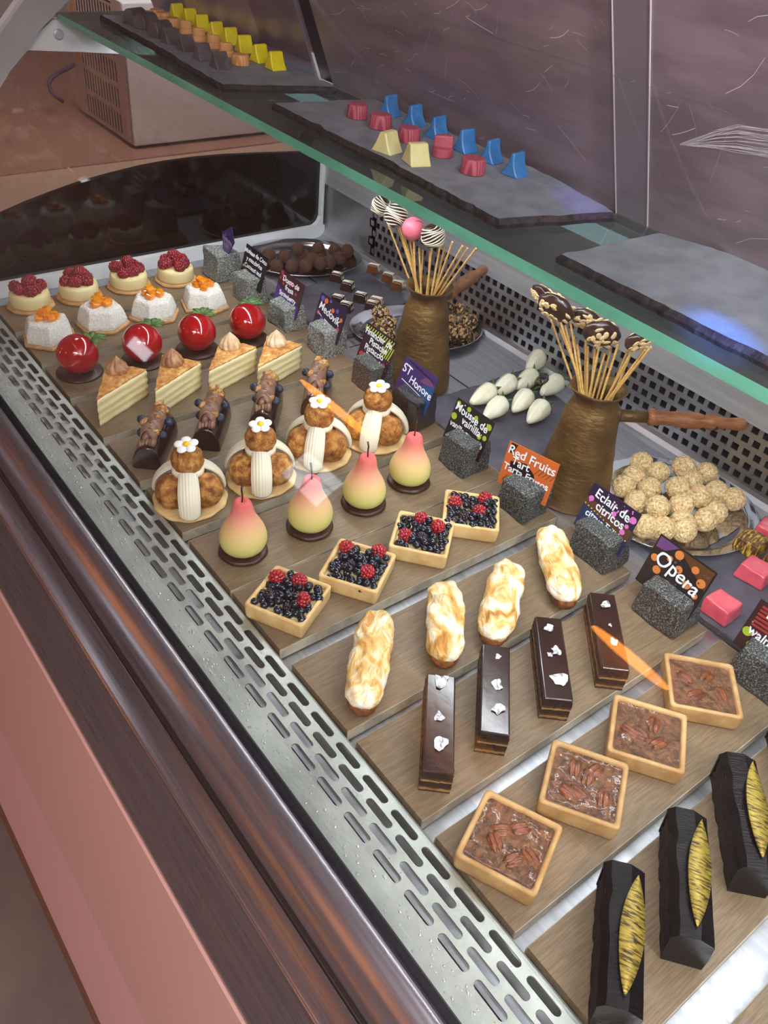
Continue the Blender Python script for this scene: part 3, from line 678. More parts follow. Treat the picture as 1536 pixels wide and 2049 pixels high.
# ------------------------------------------------------------------ row 7: pears
def make_pear():
    t = thing('pear_mousse', cat='mousse cake')
    obj('chocolate_base', MB().lathe([(0, 0), (.0300, 0), (.0318, .0022), (.031, .0055), (.029, .0066), (0, .0068)], 48, fn=lambda r, z, a: (r * (1 + .012 * math.sin(7 * a)), z)).mesh('chocolate_base', m_chocdisc, True), t)
    pr = [(.0, .0), (.018, .0), (.0255, .003), (.0298, .0105), (.0308, .019), (.0292, .028), (.0250, .0375), (.0200, .046), (.0160, .054), (.0138, .062), (.0128, .069), (.0112, .0745), (.0082, .0775), (.0045, .0772), (.002, .0755), (.0005, .0745)]
    b = MB().lathe(pr, 48); b.warp(lambda p: Vector((p.x + .0012 * math.sin(p.z * 40), p.y, p.z)))
    obj('velvet_body', b.mesh('velvet_body', m_pear, True), t, loc=(0, 0, .0064), sub=1)
    obj('stem', MB().tube([(0, 0, .074), (.0008, 0, .085), (.0003, .001, .094), (.0016, .002, .101)], lambda s_: .0009 + .0005 * s_, 8).mesh('stem', m_stem, True), t, loc=(0, 0, .005))
    return t
c = make_pear()
L4 = [(486, 1103), (619, 1055), (727, 1008), (817, 964)]
pl = ['nearest the slotted vent', 'second from the slotted vent', 'third from the slotted vent', 'last, before the green-dotted card']
ps = place(c, [(*at(x, y, 0)[:2], 0, i * 1.1, 'green and pink velvet pear on a chocolate disc, ' + pl[i]) for i, (x, y) in enumerate(L4)], 'pear mousse cakes')
# ------------------------------------------------------------------ square tarts
def rsq(h, r, n=5):
    p = []
    for (sx, sy, a0) in ((1, 1, 0), (-1, 1, PI / 2), (-1, -1, PI), (1, -1, 3 * PI / 2)):
        for k in range(n + 1):
            a = a0 + PI / 2 * k / n; p.append((sx * (h - r) + r * math.cos(a), sy * (h - r) + r * math.sin(a)))
    return p
def tart_shell(S, H, mat, wall=.0046):
    o_, i_ = [], []
    b = MB(); rings = [(S * .945, 0), (S * .985, .004), (S, H * .5), (S * 1.005, H - .0015), (S * 1.0, H), (S - wall * .45, H + .0012), (S - wall, H), (S - wall - .0008, H - .002), (S - wall - .002, .008)]
    n = None; vs = []
    for (h, z) in rings:
        q = rsq(h, .0045 * h / S); n = len(q); vs += [(x, y, z) for x, y in q]
    fs = [(j * n + i, j * n + (i + 1) % n, (j + 1) * n + (i + 1) % n, (j + 1) * n + i) for j in range(len(rings) - 1) for i in range(n)]
    fs += [tuple(range(n - 1, -1, -1)), tuple((len(rings) - 1) * n + i for i in range(n))]
    b.add(vs, fs)
    return b.mesh('tart_shell', mat, True)
def make_berry(seed, rasps, S=.0385, H=.0235):
    t = thing('berry_tart', cat='tart')
    obj('tart_shell', SHELL_B, t)
    obj('custard', MB().prism(rsq(S - .005, .004), .010, H - .006).mesh('custard', m_cream), t)
    rr = random.Random(seed); done = [(x, y, .0085) for (x, y) in rasps]
    for (x, y) in rasps:
        obj('raspberry', rasp_l, t, loc=(x, y, H - .004), rot=(rr.uniform(-.8, .8), rr.uniform(-.8, .8), rr.uniform(0, 6)), scale=1.02)
    for _ in range(3):
        x, y = rr.uniform(-.022, .022), rr.uniform(-.022, .022)
        if all((x - a) ** 2 + (y - b_) ** 2 > (r + .007) ** 2 for a, b_, r in done):
            done.append((x, y, .006)); obj('blackberry', black_l, t, loc=(x, y, H - .005), rot=(rr.uniform(-1, 1), rr.uniform(-1, 1), 0), scale=.95)
    base = [q for q in done]; k = 0
    grid = [(-.0288 + .0082 * i + (.0041 if j % 2 else 0), -.0290 + .0073 * j) for j in range(9) for i in range(8 - j % 2)]
    for (x, y) in grid:
        x += rr.uniform(-.0011, .0011); y += rr.uniform(-.0011, .0011)
        if all((x - a) ** 2 + (y - b_) ** 2 > (r - .001) ** 2 for a, b_, r in done):
            base.append((x, y, .0042)); k += 1
            obj('blueberry', blue_s, t, loc=(x, y, H - .0068 + rr.uniform(0, .003)), rot=(rr.uniform(-1.2, 1.2), rr.uniform(-1.2, 1.2), rr.uniform(0, 6)), scale=rr.uniform(1.0, 1.28))
            if k > 66: break
    base2 = list(done)
    for tr in range(300):
        x, y = rr.uniform(-.021, .021), rr.uniform(-.021, .021)
        if all((x - a) ** 2 + (y - b_) ** 2 > (r + .0045) ** 2 for a, b_, r in base2):
            base2.append((x, y, .006)); obj('blueberry', blue_s, t, loc=(x, y, H + .0015), rot=(rr.uniform(-1, 1), rr.uniform(-1, 1), 0), scale=rr.uniform(1, 1.2))
            if len(base2) > 26: break
    return t
SHELL_B = tart_shell(.0385, .0235, m_shell)
SHELL_N = tart_shell(.0395, .0235, m_shell_n)
# raspberries: corners of the tart in local axes (x towards the back right, y towards the back left)
BT = [(.395, .599, 29, [(.022, .027), (.026, -.006), (.004, -.023)], 'nearest the slotted vent'),
      (.496, .598, 34, [(.020, .028), (.030, -.020), (-.012, -.020)], 'second from the slotted vent'),
      (.604, .602, 41, [(-.010, .027), (.026, .013), (.018, -.018)], 'third from the slotted vent'),
      (.694, .605, 46, [(.012, .030), (.030, -.014), (-.003, -.006)], 'in front of the stone with the orange card')]
for i, (x, y, a, rs_, w_) in enumerate(BT):
    t = make_berry(20 + i, rs_); t.location = (x, y, 0); t.rotation_euler = (0, 0, math.radians(a) )
    tag(t, 'square tart of blueberries and three raspberries, ' + w_, 'tart', 'berry tarts')
# pecan tarts
def pecan_mesh():
    b = MB()
    for s_ in (-1, 1):
        b.ball((0, s_ * .0026, 0), .0042, 22, 14, fn=lambda d: 1 + .16 * math.sin(math.atan2(d.z, d.y) * 7), scale=(2.3, .85, .75))
    return b.mesh('pecan', m_pecan, True)
PEC = pecan_mesh()
def make_pecan(nuts, seed):
    t = thing('pecan_tart', cat='tart'); obj('tart_shell', SHELL_N, t)
    b = MB(); n = 44; h = .0347; vs = []
    for j in range(n + 1):
        for i in range(n + 1):
            x, y = (i / n * 2 - 1) * h, (j / n * 2 - 1) * h; e = 1 - max(abs(x), abs(y)) / h
            z = .0195 + .0007 * nz((x, y, 0), 90, seed) + .0005 * nz((x, y, 0), 260, seed + 5) - .0012 * min(1, e * 8) + .0012
            for (nx, ny, na) in nuts: z += .0016 * math.exp(-((x - nx) ** 2 + (y - ny) ** 2) / .00006)
            vs.append((x, y, z))
    b.add(vs, [(j * (n + 1) + i, j * (n + 1) + i + 1, (j + 1) * (n + 1) + i + 1, (j + 1) * (n + 1) + i) for j in range(n) for i in range(n)])
    b.prism(rsq(.034, .003), .008, .016)
    obj('nut_filling', b.mesh('nut_filling', m_nutfill, True), t)
    for (x, y, a) in nuts: obj('pecan', PEC, t, loc=(x, y, .0203), rot=(0, 0, math.radians(a)), scale=(1, 1, .62))
    return t
NT = [(.396, .220, 25, [(-.006, .012, 40), (.008, .010, -60), (.018, -.004, -50), (-.014, -.010, -35), (-.004, -.022, 60)], 'nearest the slotted vent'),
      (.502, .222, 33, [(.016, .012, 0), (.010, -.002, -8), (-.016, .014, 62), (-.013, .004, 62), (-.008, -.020, 0), (.020, -.008, -30)], 'second from the vent, with six pecans'),
      (.605, .225, 35, [(-.004, .018, 64), (.016, -.006, -5), (-.008, -.012, -45), (-.002, .008, 64)], 'third from the slotted vent'),
      (.711, .232, 43, [(.008, .018, 40), (.016, -.008, -40), (-.014, .008, -60), (-.006, -.020, 10)], 'right-hand one, beside the last grey stone')]
for i, (x, y, a, nn, w_) in enumerate(NT):
    t = make_pecan(nn, i * 7); t.location = (x, y, 0); t.rotation_euler = (0, 0, math.radians(a) )
    tag(t, 'square pecan nut tart with glossy brown filling, ' + w_, 'tart', 'pecan tarts')
# ------------------------------------------------------------------ row 9: torched meringue eclairs
def make_eclair(seed, Ln):
    t = thing('meringue_eclair', cat='eclair')
    def caps(r, z0, sq, w, mer):
        b = MB(); n = 44; K = 36; vs = []
        for j in range(n + 1):
            s_ = j / n; yy = -Ln / 2 + Ln * s_
            e = (abs(s_ - .5) * 2); rad = r * (1 - e ** 5) ** .5 if e < 1 else 0.0002
            rad = max(rad, .0004)
            for k in range(K):
                a = 2 * PI * k / K
                x, z = rad * w * math.cos(a), rad * sq * math.sin(a)
                p = Vector((x, yy, z0 + z))
                if mer:
                    up = max(0, math.sin(a) + .3)
                    d = .0026 * nz(p, 48, seed) + .0015 * math.sin(p.x * 330 + 6 * nz(p, 30, seed + 3) + p.y * 120) * up + .0012 * nz(p, 150, seed + 7)
                    p += Vector((math.cos(a), 0, math.sin(a))) * d
                    p.z = max(p.z, z0 - r * .52 + .002 * nz(p, 120, 3))
                else: p += Vector((math.cos(a), 0, math.sin(a))) * .0014 * nz(p, 160, seed)
                p.z = max(p.z, .0004)
                vs.append(p)
        fs = [(j * K + k, j * K + (k + 1) % K, (j + 1) * K + (k + 1) % K, (j + 1) * K + k) for j in range(n) for k in range(K)] + [tuple(range(K)), tuple(n * K + K - 1 - k for k in range(K))]
        return b.add(vs, fs)
    obj('choux_body', caps(.0185, .0135, .85, 1.05, False).mesh('choux_body', m_pastry, True), t)
    obj('meringue_topping', caps(.0205, .0225, .76, 1.10, True).mesh('meringue_topping', m_torch, True), t, scale=(1, .97, 1))
    return t
EC = [((757, 1228), (722, 1420), 'deeply browned, nearest the slotted vent'), ((891, 1168), (889, 1325), 'second from the vent, with a dark baked end'), ((1022, 1130), (984, 1282), 'third from the vent, with swept meringue ridges'), ((1095, 1060), (1137, 1206), 'palest one, beside the stone with the pink-dotted card')]
for i, (a, b_, w_) in enumerate(EC):
    A, B = at(*a, .02), at(*b_, .02); m = (A + B) / 2; d = A - B
    t = make_eclair(i * 13 + 2, d.length * 1.03); t.location = (m.x, m.y, 0); t.rotation_euler = (0, 0, math.atan2(d.y, d.x) - PI / 2)
    tag(t, 'torched meringue eclair, ' + w_, 'eclair', 'meringue eclairs')
# ------------------------------------------------------------------ row 10: opera bars
def leafmesh(r, seed):
    rr = random.Random(seed); b = MB(); n = 11; vs = [(0, 0, .0012)]
    for ring in (.5, 1):
        for i in range(n):
            a = 2 * PI * i / n; q = r * ring * rr.uniform(.65, 1.25); vs.append((q * math.cos(a), q * math.sin(a) * 1.1, rr.uniform(.0003, .0022)))
    fs = [(0, 1 + i, 1 + (i + 1) % n) for i in range(n)] + [(1 + i, 1 + n + i, 1 + n + (i + 1) % n, 1 + (i + 1) % n) for i in range(n)]
    return b.add(vs, fs).mesh('silver_flake', m_silver)
def make_opera(flakes, seed, Ln=.122, Wd=.0315):
    t = thing('opera_bar', cat='cake')
    b = MB(); nx, ny, nzz = 6, 26, 8; 
    def face(fn, nu, nv):
        vs = [fn(u / nu, v_ / nv) for v_ in range(nv + 1) for u in range(nu + 1)]
        b.add(vs, [(j * (nu + 1) + i, j * (nu + 1) + i + 1, (j + 1) * (nu + 1) + i + 1, (j + 1) * (nu + 1) + i) for j in range(nv) for i in range(nu)])
    H = .030; x0, x1, y0, y1 = -Wd / 2, Wd / 2, -Ln / 2, Ln / 2
    face(lambda u, v_: (x0, y0 + (y1 - y0) * u, H * v_), 40, 10); face(lambda u, v_: (x1, y0 + (y1 - y0) * u, H * v_), 40, 10)
    face(lambda u, v_: (x0 + (x1 - x0) * u, y0, H * v_), 12, 10); face(lambda u, v_: (x0 + (x1 - x0) * u, y1, H * v_), 12, 10)
    face(lambda u, v_: (x0 + (x1 - x0) * u, y0 + (y1 - y0) * v_, 0), 2, 2); face(lambda u, v_: (x0 + (x1 - x0) * u, y0 + (y1 - y0) * v_, H), 2, 2)
    rf = rough_fn(.0011, 240, seed); b.warp(lambda p: rf(p) if 0 < p.z < H else p)
    obj('cake_layers', b.mesh('cake_layers', m_opera), t)
    g = MB().box(x0 + .0002, x1 - .0002, y0 + .0002, y1 - .0002, .0295, .0345); obj('dark_glaze', g.mesh('dark_glaze', m_chocglz), t, bevel=.0016, seg=3)
    for k, (x, y, r) in enumerate(flakes): obj('silver_flake', leafmesh(r, seed * 10 + k), t, loc=(x, y, .0345))
    return t
OP = [(.422, .354, 48.3, [(.0, .052, .008), (.0, .048, .006), (-.001, .004, .0055), (.001, -.028, .0075)], 'nearest the slotted vent'),
      (.501, .354, 46, [(.002, .044, .004), (.001, .004, .0065), (.003, -.030, .0065)], 'second from the slotted vent'),
      (.587, .350, 49.5, [(-.001, .042, .006), (.004, .008, .006), (-.004, .002, .004), (.003, -.034, .010)], 'third from the slotted vent'),
      (.674, .343, 48.6, [(.001, .040, .006), (.002, .006, .0025), (.003, -.020, .005)], 'last, beside the Opera name card')]
for i, (x, y, a, fl, w_) in enumerate(OP):
    t = make_opera(fl, i + 1); t.location = (x, y, 0); t.rotation_euler = (0, 0, math.radians(a) - PI / 2)
    tag(t, 'opera bar with dark glaze and silver leaf, ' + w_, 'cake', 'opera bars')
# ------------------------------------------------------------------ row 12: black bars with gold leaf
def make_black(seed, Ln=.120):
    t = thing('gold_leaf_chocolate_bar', cat='cake')
    b = MB().box(-.016, .012, -Ln / 2, Ln / 2, 0, .040)
    bm = bmesh.new(); me0 = b.mesh('x', m_crumb); bm.from_mesh(me0); bmesh.ops.subdivide_edges(bm, edges=bm.edges, cuts=14, use_grid_fill=True); bm.to_mesh(me0); bm.free()
    rf = rough_fn(.003, 260, seed)
    for v_ in me0.vertices:
        p = rf(v_.co); v_.co = (p.x, p.y, max(0, p.z))
    me0.name = 'chocolate_crumb'; me0.polygons.foreach_set('use_smooth', [True] * len(me0.polygons)); obj('chocolate_crumb', me0, t)
    n = 9; rr = random.Random(seed); vs = []; K = 6
    for j in range(n + 1):
        y = -Ln / 2 - .002 + (Ln + .004) * j / n; o_ = rr.uniform(-.0015, .0015)
        for (x, z) in ((-.0175 + o_, .038), (-.012 + o_, .0445), (.004 + o_, .0465 + o_), (.0155, .040 + o_), (.0178 + o_, .018), (.0168, .0004)): vs.append((x, y, z))
    w_ = MB().add(vs, [(j * K + k, j * K + k + 1, (j + 1) * K + k + 1, (j + 1) * K + k) for j in range(n) for k in range(K - 1)])
    w_.add([vs[k] for k in range(K)] + [(-.0165, -Ln / 2 - .002, .0004)], [tuple(range(K + 1))]); w_.add([vs[n * K + k] for k in range(K)] + [(-.0165, Ln / 2 + .002, .0004)], [tuple(range(K + 1))])
    o = obj('chocolate_wrap', w_.mesh('chocolate_wrap', m_blackch), t); so = o.modifiers.new('thick', 'SOLIDIFY'); so.thickness = .0018; so.offset = 1
    g = MB(); m = 16; vs = []
    for j in range(m + 1):
        s_ = j / m; hw = .0112 * math.sin(PI * s_) ** .8 + .0002; vs += [(-hw, (s_ - .5) * .106, .0008 * math.sin(s_ * 5)), (0, (s_ - .5) * .106, .0012 + .0008 * math.sin(s_ * 5)), (hw, (s_ - .5) * .106, .0008 * math.sin(s_ * 5))]
    g.add(vs, [(3 * j + k, 3 * j + k + 1, 3 * j + k + 4, 3 * j + k + 3) for j in range(m) for k in (0, 1)])
    o = obj('gold_leaf', g.mesh('gold_leaf', m_gold, True), t, loc=(.0045, .0, .0505), rot=(0, .28, -.09)); so = o.modifiers.new('thick', 'SOLIDIFY'); so.thickness = .0016
    return t
def bl_spot(tb, tf, ox=0):
    A, B = at(*tb, .045), at(*tf, .045); m = (A + B) / 2; d = A - B
    return m.x, m.y, 0, math.atan2(d.y, d.x) - PI / 2
c = make_black(3)
BB = [((1254, 1742), (1246, 2010), 'nearest the slotted vent'), ((1380, 1625), (1392, 1880), 'second from the vent, its gold leaf tilted up'), ((1480, 1508), (1526, 1745), 'third from the vent'), ((1590, 1425), (1650, 1650), 'fourth, farthest from the vent')]
place(c, [(*bl_spot(a, b_), 'black chocolate bar with pointed gold leaf, ' + w_) for a, b_, w_ in BB], 'gold-leafed chocolate bars')

m_swb = M('browned_swirl', (196, 148, 106), (140, 92, 58), scale=70, rough=.45)
for o_ in ws[:2]:
    for k in o_.children:
        if k.name.startswith('cream_swirl'): k.data = k.data.copy(); k.data.materials[0] = m_swb
# ------------------------------------------------------------------ stones with name cards
def flat(name, pts, mat, parent, z=.0008):
    b = MB().prism(pts, z - .0003, z); return obj(name, b.mesh(name, mat), parent)
def paint(c):
    return M('paint_%d_%d_%d' % c, c, rough=.35)
def text(s, size, mat, parent, x, y, z=.0011, bold=.00022, slant=.0, align='CENTER', rot=0):
    cu = bpy.data.curves.new('lettering', 'FONT'); cu.body = s; cu.size = size; cu.align_x = align; cu.offset = bold; cu.extrude = .00012; cu.space_character = 1.0; cu.shear = slant
    o = bpy.data.objects.new('lettering', cu); C.objects.link(o)
    bpy.context.view_layer.update()
    me = bpy.data.meshes.new_from_object(o.evaluated_get(bpy.context.evaluated_depsgraph_get())); bpy.data.objects.remove(o)
    for v_ in me.vertices: v_.co.y += .0006 * math.sin(v_.co.x * 260 + len(s)); v_.co.x += .0003 * math.sin(v_.co.y * 700)
    me.materials.clear(); me.materials.append(mat); me.name = 'lettering'
    return obj('lettering', me, parent, loc=(x, y, z), rot=(0, 0, rot))
W = M('white_marker', (226, 232, 240), rough=.4)
def stone(seed, mat, sx=.046, sy=.056, sz=.050, parent=None, rz=0, amp=.0042):
    b = MB(); n = 9; vs = {}
    bm = bmesh.new(); bmesh.ops.create_cube(bm, size=1.0); bmesh.ops.bevel(bm, geom=bm.edges[:], offset=.045, segments=1, affect='EDGES')
    bmesh.ops.subdivide_edges(bm, edges=bm.edges[:], cuts=5, use_grid_fill=True)
    for v_ in bm.verts:
        p = v_.co.copy(); q = Vector((p.x * sx, p.y * sy, (p.z + .5) * sz))
        q.x *= 1.06 - .12 * (p.z + .5); q.y *= 1.05 - .1 * (p.z + .5)
        d = Vector((nz(q, 26, seed), nz(q, 26, seed + 9), nz(q, 26, seed + 17))) * amp + Vector((nz(q, 110, seed), nz(q, 110, seed + 3), nz(q, 110, seed + 5))) * amp * .3
        q += d; q.z = max(q.z, 0); v_.co = q
    me = bpy.data.meshes.new('stone_block'); bm.to_mesh(me); bm.free(); me.materials.append(mat); smooth_angle(me, 30)
    return obj('stone_block', me, parent, rot=(0, 0, rz))
def sign(x, y, seed, label, bg, deco, lines, mat=m_rock, w=.080, h=.066, lean=17, yaw=0, roll=0, base=.040, sz=.050, sx=.046, sy=.056, cardoff=(-.004, .006), srz=0, pts=None):
    base -= .003; sz *= .92
    t = thing('name_card_stone', label, 'name card', 'name cards held in stones', loc=(x, y, 0))
    stone(seed, mat, sx, sy, sz, t, srz)
    b = MB()
    if pts: b.prism(pts, -.0008, .0005)
    else: b.box(-w / 2, w / 2, -h / 2, h / 2, -.0008, .0005)
    card = obj('card', b.mesh('card', bg), t)
    Rm = Matrix(((0, 0, -1), (-1, 0, 0), (0, 1, 0))).to_4x4()
    le = math.radians(lean)
    card.matrix_local = Matrix.Translation((cardoff[0] + .5 * h * math.sin(le), cardoff[1], base + .5 * h * math.cos(le) - .012)) @ Matrix.Rotation(math.radians(yaw), 4, 'Z') @ Matrix.Rotation(le, 4, 'Y') @ Rm @ Matrix.Rotation(math.radians(roll), 4, 'Z')
    for d in deco:
        k = d[0]
        if k == 'dots':
            _, col, lst = d
            for (dx, dy, r) in lst: flat('painted_dot', [(dx + r * math.cos(2 * PI * i / 14), dy + r * .95 * math.sin(2 * PI * i / 14)) for i in range(14)], paint(col), card, .0009)
        elif k == 'poly': flat('painted_field', d[2], paint(d[1]), card, .0007 + (.0001 * (d[3] if len(d) > 3 else 0)))
        elif k == 'lines':
            bb = MB()
            for (x0, y0, x1, y1) in d[2]:
                dx, dy = x1 - x0, y1 - y0; l = math.hypot(dx, dy); nx, ny = -dy / l * .0006 * d[3], dx / l * .0006 * d[3]
                bb.prism([(x0 - nx, y0 - ny), (x1 - nx, y1 - ny), (x1 + nx, y1 + ny), (x0 + nx, y0 + ny)], .0005, .00095)
            obj('painted_stripes', bb.mesh('painted_stripes', paint(d[1])), card)
    for (s, size, lx, ly, *r) in lines: text(s, size, W, card, lx, ly, rot=math.radians(r[0]) if r else 0)
    return t
rr = random.Random(11)
def scatter(n, x0, x1, y0, y1, r0, r1): return [(rr.uniform(x0, x1), rr.uniform(y0, y1), rr.uniform(r0, r1)) for _ in range(n)]
bk = paint((20, 18, 22)); nv = paint((32, 26, 52))
diam = [(-.030, .012), (.006, .036), (.034, .014), (.006, -.038)]
sign(.783, 1.462, 1, 'pale granite block with a blue and purple diamond card, beside the last raspberry cheesecake', paint((44, 40, 86)), [('poly', (78, 60, 112), [(-.026, .010), (.028, .006), (.006, -.036)]), ('dots', (120, 62, 90), [(-.012, .014, .004), (.004, .02, .003)]), ('lines', (150, 150, 158), [(-.022 + .0055 * i, .010 - .001 * (i % 3), -.019 + .0055 * i, .002 + .002 * (i % 2)) for i in range(9)] + [(-.012 + .0055 * i, .000, -.010 + .0055 * i, -.007) for i in range(5)], 1.0)], [], mat=m_rock_l, sx=.054, sy=.06, sz=.062, lean=14, base=.052, h=.07, pts=diam, yaw=-8, cardoff=(-.002, -.010))
sign(.780, 1.345, 2, 'grey granite block with a black card lettered in white, behind the last coconut cake', bk, [('dots', (96, 120, 60), [(.026, -.012, .004), (-.022, .026, .003)]), ('dots', (150, 140, 60), [(-.034, -.006, .003)])], [('Mousse de Coco', .0115, 0, .020), ('y mandarina', .0115, 0, .007), ('Coconut and', .0115, 0, -.006), ('mandarin', .0115, .006, -.018)], mat=m_rock_l, sz=.055, lean=16, h=.068, base=.044, cardoff=(-.002, .0))
sign(.787, 1.222, 3, 'grey stone with a red and purple dotted card, behind the last glazed strawberry', paint((48, 22, 34)), [('poly', (60, 40, 120), [(-.04, -.033), (.04, -.033), (.04, -.012), (-.04, .006)]), ('dots', (168, 52, 66), scatter(11, -.036, .036, .006, .03, .0025, .004)), ('lines', (104, 84, 176), [(.006 + .006 * i, -.032, .016 + .006 * i, -.018) for i in range(4)], 1.6)], [('Domo de', .014, 0, .017), ('fresa', .014, .0, .004), ('Strawberry', .012, 0, -.009), ('dome', .011, .004, -.021)], mat=m_rock_l, sz=.048, lean=16)
sign(.799, 1.108, 4, 'grey granite block with a navy card lettered Medovik', nv, [('dots', (196, 104, 52), [(-.020, .024, .005), (.004, .016, .0042), (.032, .010, .004)]), ('dots', (88, 70, 160), [(-.031, .025, .005), (-.008, .028, .003), (.016, .02, .004), (-.02, -.008, .004)]), ('dots', (176, 58, 72), [(-.033, -.002, .004), (.030, -.008, .0038)]), ('dots', (40, 130, 130), [(-.006, -.014, .004), (.012, -.016, .004), (.026, -.026, .005)]), ('lines', (226, 232, 240), [(-.034, -.0015, -.022, -.0045), (-.012, -.006, .0, -.008), (.010, -.009, .022, -.011)], .8)], [('Medovik', .019, -.003, .002, -8)], sz=.052, lean=17, mat=m_rock_l, sx=.05)
sign(.795, .968, 5, 'dark stone with a card lettered Financier de Pistache in green stripes', paint((34, 22, 36)), [('lines', (166, 186, 60), [(-.038 + .0062 * i, .0325, -.042 + .0062 * i if i else -.0385, .024) for i in range(13)] + [(.014 + .005 * i, .0, .020 + .005 * i, .022) for i in range(5)], 1.7), ('dots', (196, 60, 96), scatter(20, -.038, .038, -.03, .0, .0009, .0015)), ('dots', (176, 44, 66), [(-.030, -.018, .006), (.028, -.012, .004), (.022, -.028, .005)])], [('Financier de', .0145, -.002, .019), ('Pistache', .0145, .003, .0065), ('Pistaccio', .0145, -.002, -.006), ('Financier', .0145, .006, -.0185)], sz=.052, lean=17, h=.072)
sign(.785, .848, 6, 'polished black stone block with a purple and blue card lettered ST Honore', paint((60, 40, 96)), [('poly', (24, 70, 122), [(-.006, -.033), (.04, -.033), (.04, .014), (.018, .010)]), ('poly', (104, 62, 104), [(.004, .010), (.018, .0105), (.040, .0145), (.02, .024)]), ('lines', (34, 24, 56), [(-.030 + .008 * i, .030 - .001 * i, -.018 + .009 * i, .027 - .001 * i) for i in range(7)], 1.2), ('lines', (226, 232, 240), [(-.032, -.004, .032, -.012), (.004, -.012, .032, -.0155)], .7)], [('ST', .020, -.027, .008, -4), ('Honore', .0175, .012, -.004, -6)], mat=m_rock_b, sz=.058, sx=.052, sy=.056, lean=17, base=.046, h=.064, srz=.2)
sign(.780, .716, 7, 'dark stone with a black card lettered Mousse de vainilla with green dots', bk, [('dots', (150, 176, 46), [(-.034, .026, .004), (-.034, .005, .0055), (-.012, .027, .004), (.006, .022, .004), (.034, .022, .005), (.024, .001, .004), (.034, .004, .004)]), ('dots', (214, 214, 206), scatter(8, -.036, .036, .0, .03, .0008, .0012)), ('lines', (190, 98, 44), [(.014 + .004 * i, -.024, .018 + .004 * i, -.017) for i in range(5)], 2.2), ('dots', (150, 66, 44), scatter(10, -.02, .03, -.012, -.006, .0008, .0016))], [('Mousse de', .0165, -.002, .014, -3), ('vainilla', .0155, .004, .0015, -3), ('vanilla mousse', .0125, 0, -.0115, -3)], sz=.055, sx=.052, lean=17)
sign(.782, .590, 8, 'dark stone with an orange card lettered Red Fruits Tart', paint((196, 98, 44)), [('poly', (24, 18, 20), [(-.030, .006), (-.006, .012), (.010, .002), (.014, -.010), (-.012, -.014), (-.028, -.006)]), ('poly', (24, 18, 20), [(-.036, .032), (-.026, .032), (-.030, .018), (-.038, .016)]), ('lines', (36, 22, 22), [(.010 + .006 * i, .004, .016 + .006 * i, .014) for i in range(5)] + [(-.034 + .006 * i, -.026, -.028 + .006 * i, -.016) for i in range(10)], .5)], [('Red Fruits', .0185, 0, .0145, -2), ('Tart', .0165, -.014, .0025, -2), ('Tarta Frutos', .0145, -.001, -.010, -2), ('Rojos', .0135, .018, -.0225, -2)], sz=.054, sx=.052, lean=12, yaw=14, h=.066)
sign(.800, .462, 9, 'dark stone with a purple card lettered Eclair de citricos with pink dots', nv, [('poly', (84, 50, 40), [(-.04, .012), (.0, .010), (.04, .006), (.04, -.01), (-.04, -.0)]), ('poly', (24, 44, 84), [(-.04, -.0), (.04, -.010), (.04, -.034), (-.04, -.034)]), ('dots', (206, 112, 190), [(-.033, .012, .004), (.006, .012, .0038), (.034, .020, .005), (.030, .008, .003), (.028, -.002, .004)] + scatter(12, -.036, .036, .008, .03, .0008, .0016)), ('dots', (214, 214, 90), [(-.038 + .0058 * i, .002 - .0009 * i, .0009) for i in range(14)])], [('Eclair de', .0175, -.001, .0155, -4), ('citricos', .0165, .002, .0015, -4), ('citrus Eclair', .0135, 0, -.0135, -4)], sz=.053, sx=.052, sy=.062, lean=17)
sign(.785, .336, 10, 'dark granite block with a card lettered Opera among orange dots', paint((26, 18, 22)), [('poly', (84, 52, 24), [(-.012, .033), (.04, .033), (.04, .006)]), ('poly', (96, 58, 110), [(-.04, .033), (-.012, .033), (-.026, .020), (-.04, .018)]), ('poly', (70, 38, 100), [(.008, -.034), (.04, -.034), (.04, -.016), (.016, -.013)]), ('dots', (200, 120, 62), [(-.034, .005, .005), (-.008, .026, .006), (-.016, .015, .004), (.0, .010, .0052), (.018, .022, .005), (.018, .0, .0055), (.032, .012, .006), (-.024, -.007, .0055), (-.004, -.015, .005), (.033, -.006, .004)]), ('dots', (92, 66, 92), scatter(14, -.036, .036, -.026, .03, .0012, .002))], [('Opera', .026, .0, -.003, -9)], sz=.052, sx=.052, sy=.062, lean=18, h=.070, w=.084, cardoff=(-.004, .010))
sign(.800, .205, 12, 'dark granite block with a red-striped card lettered Tarta de Nuez, walnut', paint((52, 28, 32)), [('lines', (150, 52, 44), [(-.034, .026 - .005 * i, .03 - .002 * i, .030 - .005 * i) for i in range(6)], 2.4), ('dots', (214, 110, 160), scatter(14, -.036, .036, -.012, .006, .0009, .0018)), ('dots', (150, 176, 46), [(-.033, -.010, .006), (-.022, -.022, .005), (-.004, -.026, .0045), (.014, -.027, .005), (.032, -.024, .005)])], [('Tarta de', .0175, .002, .016, -2), ('Nuez', .0175, .006, .002, -2), ('walnut tart', .0155, .001, -.0125, -4)], sz=.052, sx=.054, sy=.06, lean=17)

